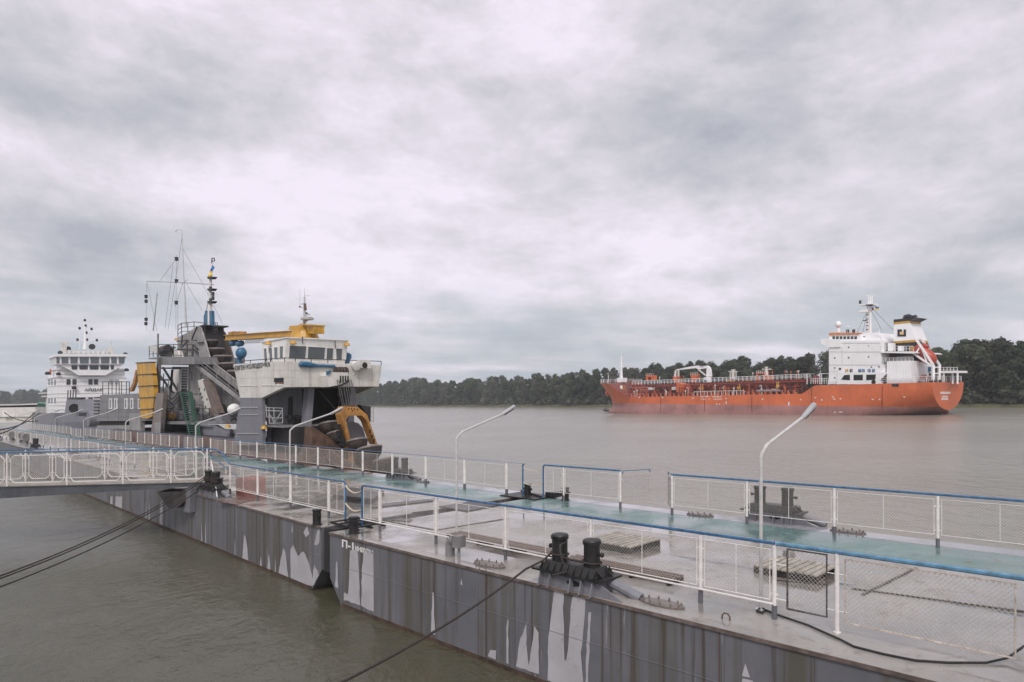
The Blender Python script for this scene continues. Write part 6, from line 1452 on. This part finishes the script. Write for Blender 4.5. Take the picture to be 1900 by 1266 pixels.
m.tube([tpt(Zn, 950, 345, 7), tpt(Zn, 955, 215, 7)], .38, 6); m.bar(tpt(Zn, 885, 235, 7), tpt(Zn, 1020, 235, 7), .2); m.bar(tpt(Zn, 925, 212, 7), tpt(Zn, 985, 212, 7), .25); tp(m, 'king_post', OLDWHITE)
# white hose crane amidships
ck = T.onb(*Zn(585, 350), 7.5)
m = MB(); m.tube([tpt(Zn, 580, 400, 7.5), tpt(Zn, 580, 318, 7.5)], .95, 10); hc = tp(m, 'hose_crane', SHIPWHITE, None, True)
m = MB(); m.pb(T, SB(T, Zn, [(555, 310), (560, 200), (570, 150), (605, 180), (615, 230), (622, 310)], 7.2), 7.2, 7.9); m.build('slew_column', SHIPWHITE, hc)
m = MB(); m.pb(T, SB(T, Zn, [(118, 203), (330, 160), (420, 146), (570, 152), (585, 178), (450, 205), (400, 185), (300, 196), (118, 214)], 7.3), 7.3, 7.6); m.build('jib', SHIPWHITE, hc)
m = MB(); m.tube([tpt(Zn, 545, 290, 7.5), tpt(Zn, 440, 205, 7.5)], .2, 6); m.tube([tpt(Zn, 150, 210, 7.5), tpt(Zn, 150, 385, 7.5)], .26, 6); m.build('jib_rest', OLDWHITE, hc)
m = MB(); m.box(T, *sorted((T.onb(*Zn(465, 140), 7)[0], T.onb(*Zn(515, 140), 7)[0])), 7, 8.2, *sorted((T.onb(*Zn(490, 150), 7)[1], T.onb(*Zn(490, 118), 7)[1]))); m.build('crane_machinery', DARKSTEEL, hc)
m = MB(); m.tube([tpt(Zn, 1305, 522, .9), tpt(Zn, 1640, 518, .9)], .32, 8)
for x in (1360, 1440, 1520, 1600): m.lathe(tpt(Zn, x, 505, .9), [(.12, 0), (.12, .3)], 6)
tp(m, 'hose_rack', GREYP2); blk(Zn, [(1845, 538), (1872, 538), (1872, 570), (1845, 570)], .6, 1.2, 'yellow_box', YELLOW)
m = MB()
for x in (470, 500, 1020, 1045, 1590, 1615): m.tube([tpt(Zn, x - 10, 500, 2), tpt(Zn, x + 10, 420 if x < 1500 else 385, 3)], .07, 4); m.tube([tpt(Zn, x + 14, 500, 2), tpt(Zn, x + 2, 430 if x < 1500 else 390, 3)], .07, 4)
tp(m, 'yellow_ladder', YELLOW)
for x, w_, mt in ((410, 30, BLUE), (520, 30, BLUE), (860, 80, YELLOW), (1050, 20, CLAYRED), (1090, 20, CLAYRED), (1130, 60, YELLOW), (690, 20, BLUE)): blk(Zn, [(x, 362), (x + w_, 362), (x + w_, 390), (x, 390)], 5.6, 6.0, 'deck_gear', mt)
blk(Zn, [(1515, 480), (1600, 480), (1600, 500), (1515, 500)], 3, 3.5, 'white_locker', OLDWHITE); blk(Zn, [(50, 460), (105, 460), (105, 505), (50, 505)], 3.2, 3.8, 'white_locker', OLDWHITE); blk(Zf, [(462, 357), (508, 357), (508, 378), (462, 378)], 3, 3.5, 'white_locker', OLDWHITE)
# forecastle
m = MB(); m.tube([tpt(Zf, 240, 320, BM), tpt(Zf, 240, 105, BM)], [.42, .22], 8); m.tube([tpt(Zf, 240, 105, BM), tpt(Zf, 240, 62, BM)], .06, 4); m.bar(tpt(Zf, 222, 182, BM), tpt(Zf, 270, 182, BM), .2); m.bar(tpt(Zf, 230, 108, BM), tpt(Zf, 255, 108, BM), .18); m.tube([tpt(Zf, 215, 310, BM), tpt(Zf, 238, 180, BM)], .1, 4); m.box(T, *sorted((T.onb(*Zf(205, 300), 7)[0], T.onb(*Zf(255, 300), 7)[0])), 6.8, 8.6, zF, zF + 1.2); tp(m, 'foremast', SHIPWHITE)
bw = [T(r[0] - .15, BM - r[1] + .1, r[2] + 1.1) for r in rows[-1] if r[0] > aF0 - .5]; m = MB()
tf(bw, 1.1, .05, 'bow_rail', SHIPWHITE, mids=(.4, .75)); tf([T(r[0] - .15, BM + r[1] - .1, r[2] + 1.1) for r in rows[-1] if r[0] > aF0 - .5], 1.1, .05, 'bow_rail', SHIPWHITE, mids=(.4, .75))
m = MB(); m.tube([tpt(Zf, 131, 345, 6), tpt(Zf, 130, 255, 6)], .12, 5); m.ball(tpt(Zf, 128, 245, 6), .2, 6); tp(m, 'bow_light', OLDWHITE)
m = MB(); m.ball(tpt(Zf, 125, 405, 6.2), .75, 12, sz=1.2); tp(m, 'anchor_pocket', ORANGE, None, True)
m = MB(); c = tpt(Zf, 112, 545, 6.5); m.tube([tpt(Zf, 118, 440, 6.4), c], .05, 4); m.tube([c + Vector((0, 0, .5)), c - Vector((0, 0, .3))], .15, 5); m.tube([tpt(Zf, 92, 540, 6.5), tpt(Zf, 100, 556, 6.5), tpt(Zf, 120, 556, 6.5), tpt(Zf, 132, 545, 6.5)], .22, 5); tp(m, 'anchor', BLACK)
for x in (285, 320): blk(Zf, [(x, 310), (x + 28, 312), (x + 34, 345), (x, 345)], 5, 8, 'windlass', CLAYRED)
m = MB()
for x in (245, 262): m.tube([tpt(Zf, x, 345, 3.4), tpt(Zf, x + 25, 405, 3)], .06, 4)
tp(m, 'yellow_ladder', YELLOW); m = MB(); m.bar(tpt(Zf, 238, 345, 3.4), tpt(Zf, 238, 405, 3), .6); tp(m, 'fore_locker', OLDWHITE)
m = MB(); m.tube([tpt(Zt, 155, 820, 3), tpt(Zt, 155, 890, 3)], .3, 6); tp(m, 'red_vent', CLAYRED); blk(Zt, [(140, 815), (150, 812), (190, 815), (192, 890), (140, 890)], 3.4, 4, 'hose_reel', CLAYRED)
m = MB()
for x, y0_ in ((200, 795), (215, 795), (85, 800)): m.tube([tpt(Zt, x, y0_, 3), tpt(Zt, x, 892, 3)], .1, 4)
m.tube([tpt(Zt, 200, 797, 3), tpt(Zt, 282, 795, 3)], .1, 4); tp(m, 'gantry', SHIPWHITE); tf(along(Zt, 120, 280, 840, 1.5, 9), 1.1, .05, 'rail', mids=(.5,))
blk(Zt, [(350, 893), (270, 893), (280, 880), (345, 868)], .3, 2, 'break_plate', SHIPWHITE)

# valves, goosenecks and pipe stubs crowding the cargo deck
rk = random.Random(21); VALVE = paint('valve_orange', (.50, .13, .05), .5, .3, (.15, .05, .03), None, 2, .2)
for i in range(90):
    a = rk.uniform(aQ + 2, aF1 - 2); b_ = rk.uniform(1.2, 4.4); h_ = rk.uniform(.7, 2.4); m = MB()
    m.tube([T(a, b_, zM), T(a, b_, zM + h_)], rk.uniform(.05, .12), 5)
    k = rk.random()
    if k < .35: m.tube([T(a, b_, zM + h_), T(a + .3, b_, zM + h_ + .15), T(a + .5, b_, zM + h_ - .1)], .08, 5)
    elif k < .7: m.lathe(T(a, b_, zM + h_), [(.22, -.04), (.22, .04)], 8, (T.b[0], T.b[1], 0))
    else: m.tube([T(a, b_, zM + h_ * .8), T(a + rk.uniform(-3, 3), b_, zM + h_ * .8)], .06, 5)
    tp(m, 'deck_valve', rk.choice((VALVE, VALVE, PIPE, PIPE, DECKRED, OLDWHITE)))
for i in range(14):
    a = rk.uniform(a_s + 2, a_e - 2); m = MB(); m.tube([T(a, 7.5, zc_), T(a, 7.5, zc_ + rk.uniform(1.6, 2.6))], .07, 5); m.lathe(T(a, 7.5, zc_ + 1.6), [(.2, 0), (.2, .3)], 6); tp(m, 'vent_pipe', rk.choice((VALVE, OLDWHITE)))
m = MB()
for px in (1600, 1680): m.tube([T(T.onb(px, 716, 0)[0], -.01, zP - .1), T(T.onb(px, 716, 0)[0], -.01, .8)], .02, 4)
tp(m, 'plate_joint', ORANGE)
# ---------------------------------------------------------------- white pusher ship behind the dredger
_x = (104 - CX) / F * 113
A = Frame((_x, 113), P2.a)
wsx = thing('white_ship', 'White pusher ship with a tall glazed bridge moored behind the grey dredger', 'ship', A(6, 6, 0))
def wp(m, name, mat, parent=None, smooth=False): return m.build(name, mat, parent or wsx, smooth)
WA = A.ona(*Zl(1060, 700), 0)[0]
zA = lambda y, x=750, a=0: A.ona(*Zl(x, y), a)[1]
aB = A.onb(*Zl(396, 700), 0)[0]
m = MB(); m.box(A, 0, aB, 0, WA, .4, zA(628)); m.box(A, -.15, aB + .1, -.15, WA + .15, zA(637), zA(628)); wp(m, 'deckhouse', SHIPWHITE)
m = MB(); m.box(A, .3, aB, .2, WA - .2, zA(628), zA(560)); m.box(A, .1, aB, .05, WA - .05, zA(572), zA(560)); m.box(A, .6, aB - .5, 1.0, WA - 1, zA(560), zA(520)); wp(m, 'upper_house', SHIPWHITE)
m = MB(); q = SA(A, Zl, [(480, 520), (1045, 520), (960, 575), (885, 618), (660, 618), (590, 575)], -.9); m.pa(A, q, -.9, .8); wp(m, 'bridge_front', SHIPWHITE)
m = MB(); q = SA(A, Zl, [(466, 445), (1066, 445), (1036, 524), (486, 524)], -1.2); m.pa(A, q, -1.2, 5)
qr = SA(A, Zl, [(462, 440), (1070, 440), (1070, 460), (462, 460)], -1.5); m.pa(A, qr, -1.5, 5.3); wp(m, 'bridge', SHIPWHITE)
for x0, x1 in ((472, 500), (515, 574), (589, 652), (668, 745), (757, 832), (845, 918), (932, 980), (995, 1046)):
    m = MB(); m.pa(A, SA(A, Zl, [(x0, 466), (x1, 466), (x1 - 2, 518), (x0 + 2, 518)], -1.22), -1.26, -1.21); wp(m, 'window', GLASS)
for x0, x1 in ((598, 650), (663, 738), (750, 828), (840, 915), (927, 956)):
    m = MB(); m.pa(A, SA(A, Zl, [(x0, 533), (x1, 533), (x1 - 3, 569), (x0 + 4, 569)], -.92), -.96, -.91); wp(m, 'window', DGLASS)
for x0 in (557, 607, 742, 788): m = MB(); m.pa(A, SA(A, Zl, [(x0, 650), (x0 + 34, 650), (x0 + 34, 696), (x0, 696)], 0), -.06, -.005); wp(m, 'window', DGLASS)
for x0 in (917, 963): m = MB(); m.pa(A, SA(A, Zl, [(x0, 652), (x0 + 34, 652), (x0 + 34, 694), (x0, 694)], 0), -.06, -.005); wp(m, 'window', GALV)
m = MB(); m.pa(A, SA(A, Zl, [(740, 804), (778, 804), (778, 850), (740, 850)], 0), -.06, -.005); wp(m, 'window', DGLASS)
for y0_ in (655, 810):
    for x in (408, 431, 458): m = MB(); m.pb(A, SB(A, Zl, [(x, y0_), (x + 9, y0_), (x + 9, y0_ + 42), (x, y0_ + 42)], 0), -.06, -.005); wp(m, 'window', DGLASS)
m = MB()
for y in (670, 704, 768, 800, 835, 865, 900): m.bar(A(-.01, 0, zA(y)), A(-.01, WA, zA(y)), .09); m.bar(A(0, -.01, zA(y)), A(aB, -.01, zA(y)), .09)
for y in (585, 610): m.bar(A(.29, .3, zA(y)), A(.29, WA - .3, zA(y)), .08)
wp(m, 'plate_seam', OLDWHITE)
b0_, b1_ = A.ona(*Zl(708, 740), 0)[0], A.ona(*Zl(862, 740), 0)[0]
lettering(A, 'АЙДАР', b0_, b1_, zA(755), zA(722), -.13, axis='b', bold=.03).build('lettering', INK, wsx)
m = MB(); m.box(A, -.6, 22, -.4, WA + .4, -.5, zA(925)); m.pa(A, [(.2, -.5), (WA - .2, -.5), (WA, zA(960)), (0, zA(960))], -7, -.6); wp(m, 'hull', GREYP2)
tt = lambda x, y, a=2: at_a(A, Zl, x, y, a)
m = MB(); m.tube([tt(715, 400), tt(715, 150)], [.22, .11], 6); m.tube([tt(700, 400), tt(715, 330)], .12, 4)
for y, x0, x1 in ((215, 665, 780), (320, 650, 812), (175, 745, 770), (245, 700, 800)): m.tube([tt(x0, y), tt(x1, y)], .06, 4)
for x in (668, 768): m.tube([tt(x, 210), tt(x, 400)], .04, 4)
wp(m, 'mast', SHIPWHITE)
for x, y in ((650, 318), (812, 322), (730, 318), (718, 200), (668, 222), (768, 228), (725, 260), (712, 155)): m = MB(); m.lathe(tt(x, y), [(.1, -.25), (.2, -.1), (.2, .08), (.1, .22)], 8); wp(m, 'mast_lamp', DARKSTEEL, None, True)
m = MB(); m.lathe(tt(772, 378), [(.5, -.15), (.5, .15)], 12, (A.a[0], A.a[1], 0)); m.lathe(tt(573, 395), [(.4, -.15), (.4, .15)], 12, (A.a[0], A.a[1], 0)); wp(m, 'searchlight', DARKSTEEL, None, True)
m = MB()
for x0, x1, y0_ in ((525, 555, 360), (905, 945, 385)): m.box(A, 1.5, 3, A.ona(*Zl(x0, 400), 2)[0], A.ona(*Zl(x1, 400), 2)[0], zA(440, 750, 2), zA(y0_, 750, 2))
m.bar(tt(505, 346), tt(578, 346), .3); m.tube([tt(540, 360), tt(540, 346)], .15, 5); m.tube([tt(940, 440), tt(932, 330)], .06, 4)
for x in range(560, 930, 40): m.box(A, 1, 2, A.ona(*Zl(x, 400), 2)[0], A.ona(*Zl(x + 18, 400), 2)[0], zA(440, 750, 2), zA(420 - (x * 7 % 13), 750, 2))
wp(m, 'roof_gear', OLDWHITE)
m = MB(); m.tube([tt(560, 418), tt(950, 418)], .06, 4)
for i in range(12): x = 560 + 35 * i; m.tube([tt(x, 418), tt(x, 440)], .05, 4)
wp(m, 'roof_rail', SHIPWHITE)
m = MB()
for x, y in ((490, 605), (398, 600), (505, 425), (1052, 438), (1063, 572), (622, 720)): m.lathe(at_a(A, Zl, x, y, -.3), [(.3, -.25), (.4, 0), (.2, .25)], 8)
wp(m, 'deck_lamp', DARKSTEEL, None, True)
m = MB(); m.lathe(at_b(A, Zl, 423, 590, -.3), [(.5, -.08), (.5, .08)], 12, (A.b[0], A.b[1], 0)); wp(m, 'lifebuoy', paint('lifebuoy_red', (.45, .08, .05), .5, .1), None, True)
m = MB()
for x in (742, 780): m.lathe(at_a(A, Zl, x, 905, -.2), [(.5, -.4), (.5, .4)], 10, (A.a[0], A.a[1], 0))
wp(m, 'winch', DARKSTEEL, None, True)
m = MB(); m.box(A, aB + .1, aB + 5, -.6, 2, zA(760), zA(750)); m.box(A, aB + .1, aB + 2.5, -.5, 2, zA(790), zA(778)); m.box(A, aB + .1, aB + 1.5, 0, 2, zA(930), zA(790)); wp(m, 'aft_house', OLDWHITE)
# pale covered barge and green launch beyond the bow
Zk = zoom(0, 680, 10.55)
GB = Frame((0, 135), (1, 0)); GB.a = (1, 0); GB.b = (0, 1)
cb_ = thing('covered_barge', 'Pale covered barge with a long flat roof left of the white ship', 'barge', GB(GB.onb(30, 770, 0)[0], 4, 0))
def gb(q, y0_, y1, name, mat): m = MB(); m.pb(GB, SB(GB, Zk, q, y0_), y0_, y1); return m.build(name, mat, cb_)
gb([(-300, 745), (170, 745), (730, 722), (730, 750), (170, 768), (-300, 775)], 6, 12, 'far_roof', paint('pinkish_grey_roof', (.45, .42, .41), .6, .2))
gb([(-300, 770), (740, 752), (740, 830), (-300, 830)], 7, 11, 'dark_side', DARKSTEEL)
gb([(-300, 815), (20, 810), (690, 800), (730, 985), (60, 990), (-300, 1000)], 0, 6, 'roof', OLDWHITE)
gb([(-300, 1000), (60, 990), (730, 985), (730, 1100), (-300, 1100)], .3, 6, 'hull', OLDWHITE)
gb([(60, 870), (75, 880), (130, 960), (200, 985), (60, 990)], -.4, 0, 'white_canopy', WHITE)
gl = thing('green_launch', 'Small dark green launch squeezed between the pale barge and the white ship', 'boat', GB(GB.onb(77, 770, 3)[0], 4, 0))
m = MB(); m.pb(GB, SB(GB, Zk, [(700, 790), (745, 712), (850, 720), (920, 740), (920, 900), (720, 900)], 3), 3, 7); m.build('cabin', GREEN, gl)
m = MB(); m.pb(GB, SB(GB, Zk, [(735, 705), (855, 712), (930, 735), (925, 745), (730, 725)], 2.9), 2.8, 7.2); m.build('cabin_roof', paint('pale_green_roof', (.10, .24, .19), .6, .2), gl)
m = MB(); m.pb(GB, SB(GB, Zk, [(700, 905), (930, 905), (920, 1050), (720, 1050)], 2.8), 2.8, 7.4); m.build('hull', DARKSTEEL, gl)
# ---------------------------------------------------------------- river slope: the whole survey falls slightly to the left
_done = set()
for o in list(bpy.data.objects):
    if o.type == 'MESH' and o.data.name not in _done and 'flat' not in o.data:
        _done.add(o.data.name)
        for v in o.data.vertices: v.co.z += K * v.co.x
    if o.parent is None and o.type in ('MESH', 'EMPTY'): o.location.z += K * o.location.x
for o in bpy.data.objects:
    if '_o' in o: del o['_o']
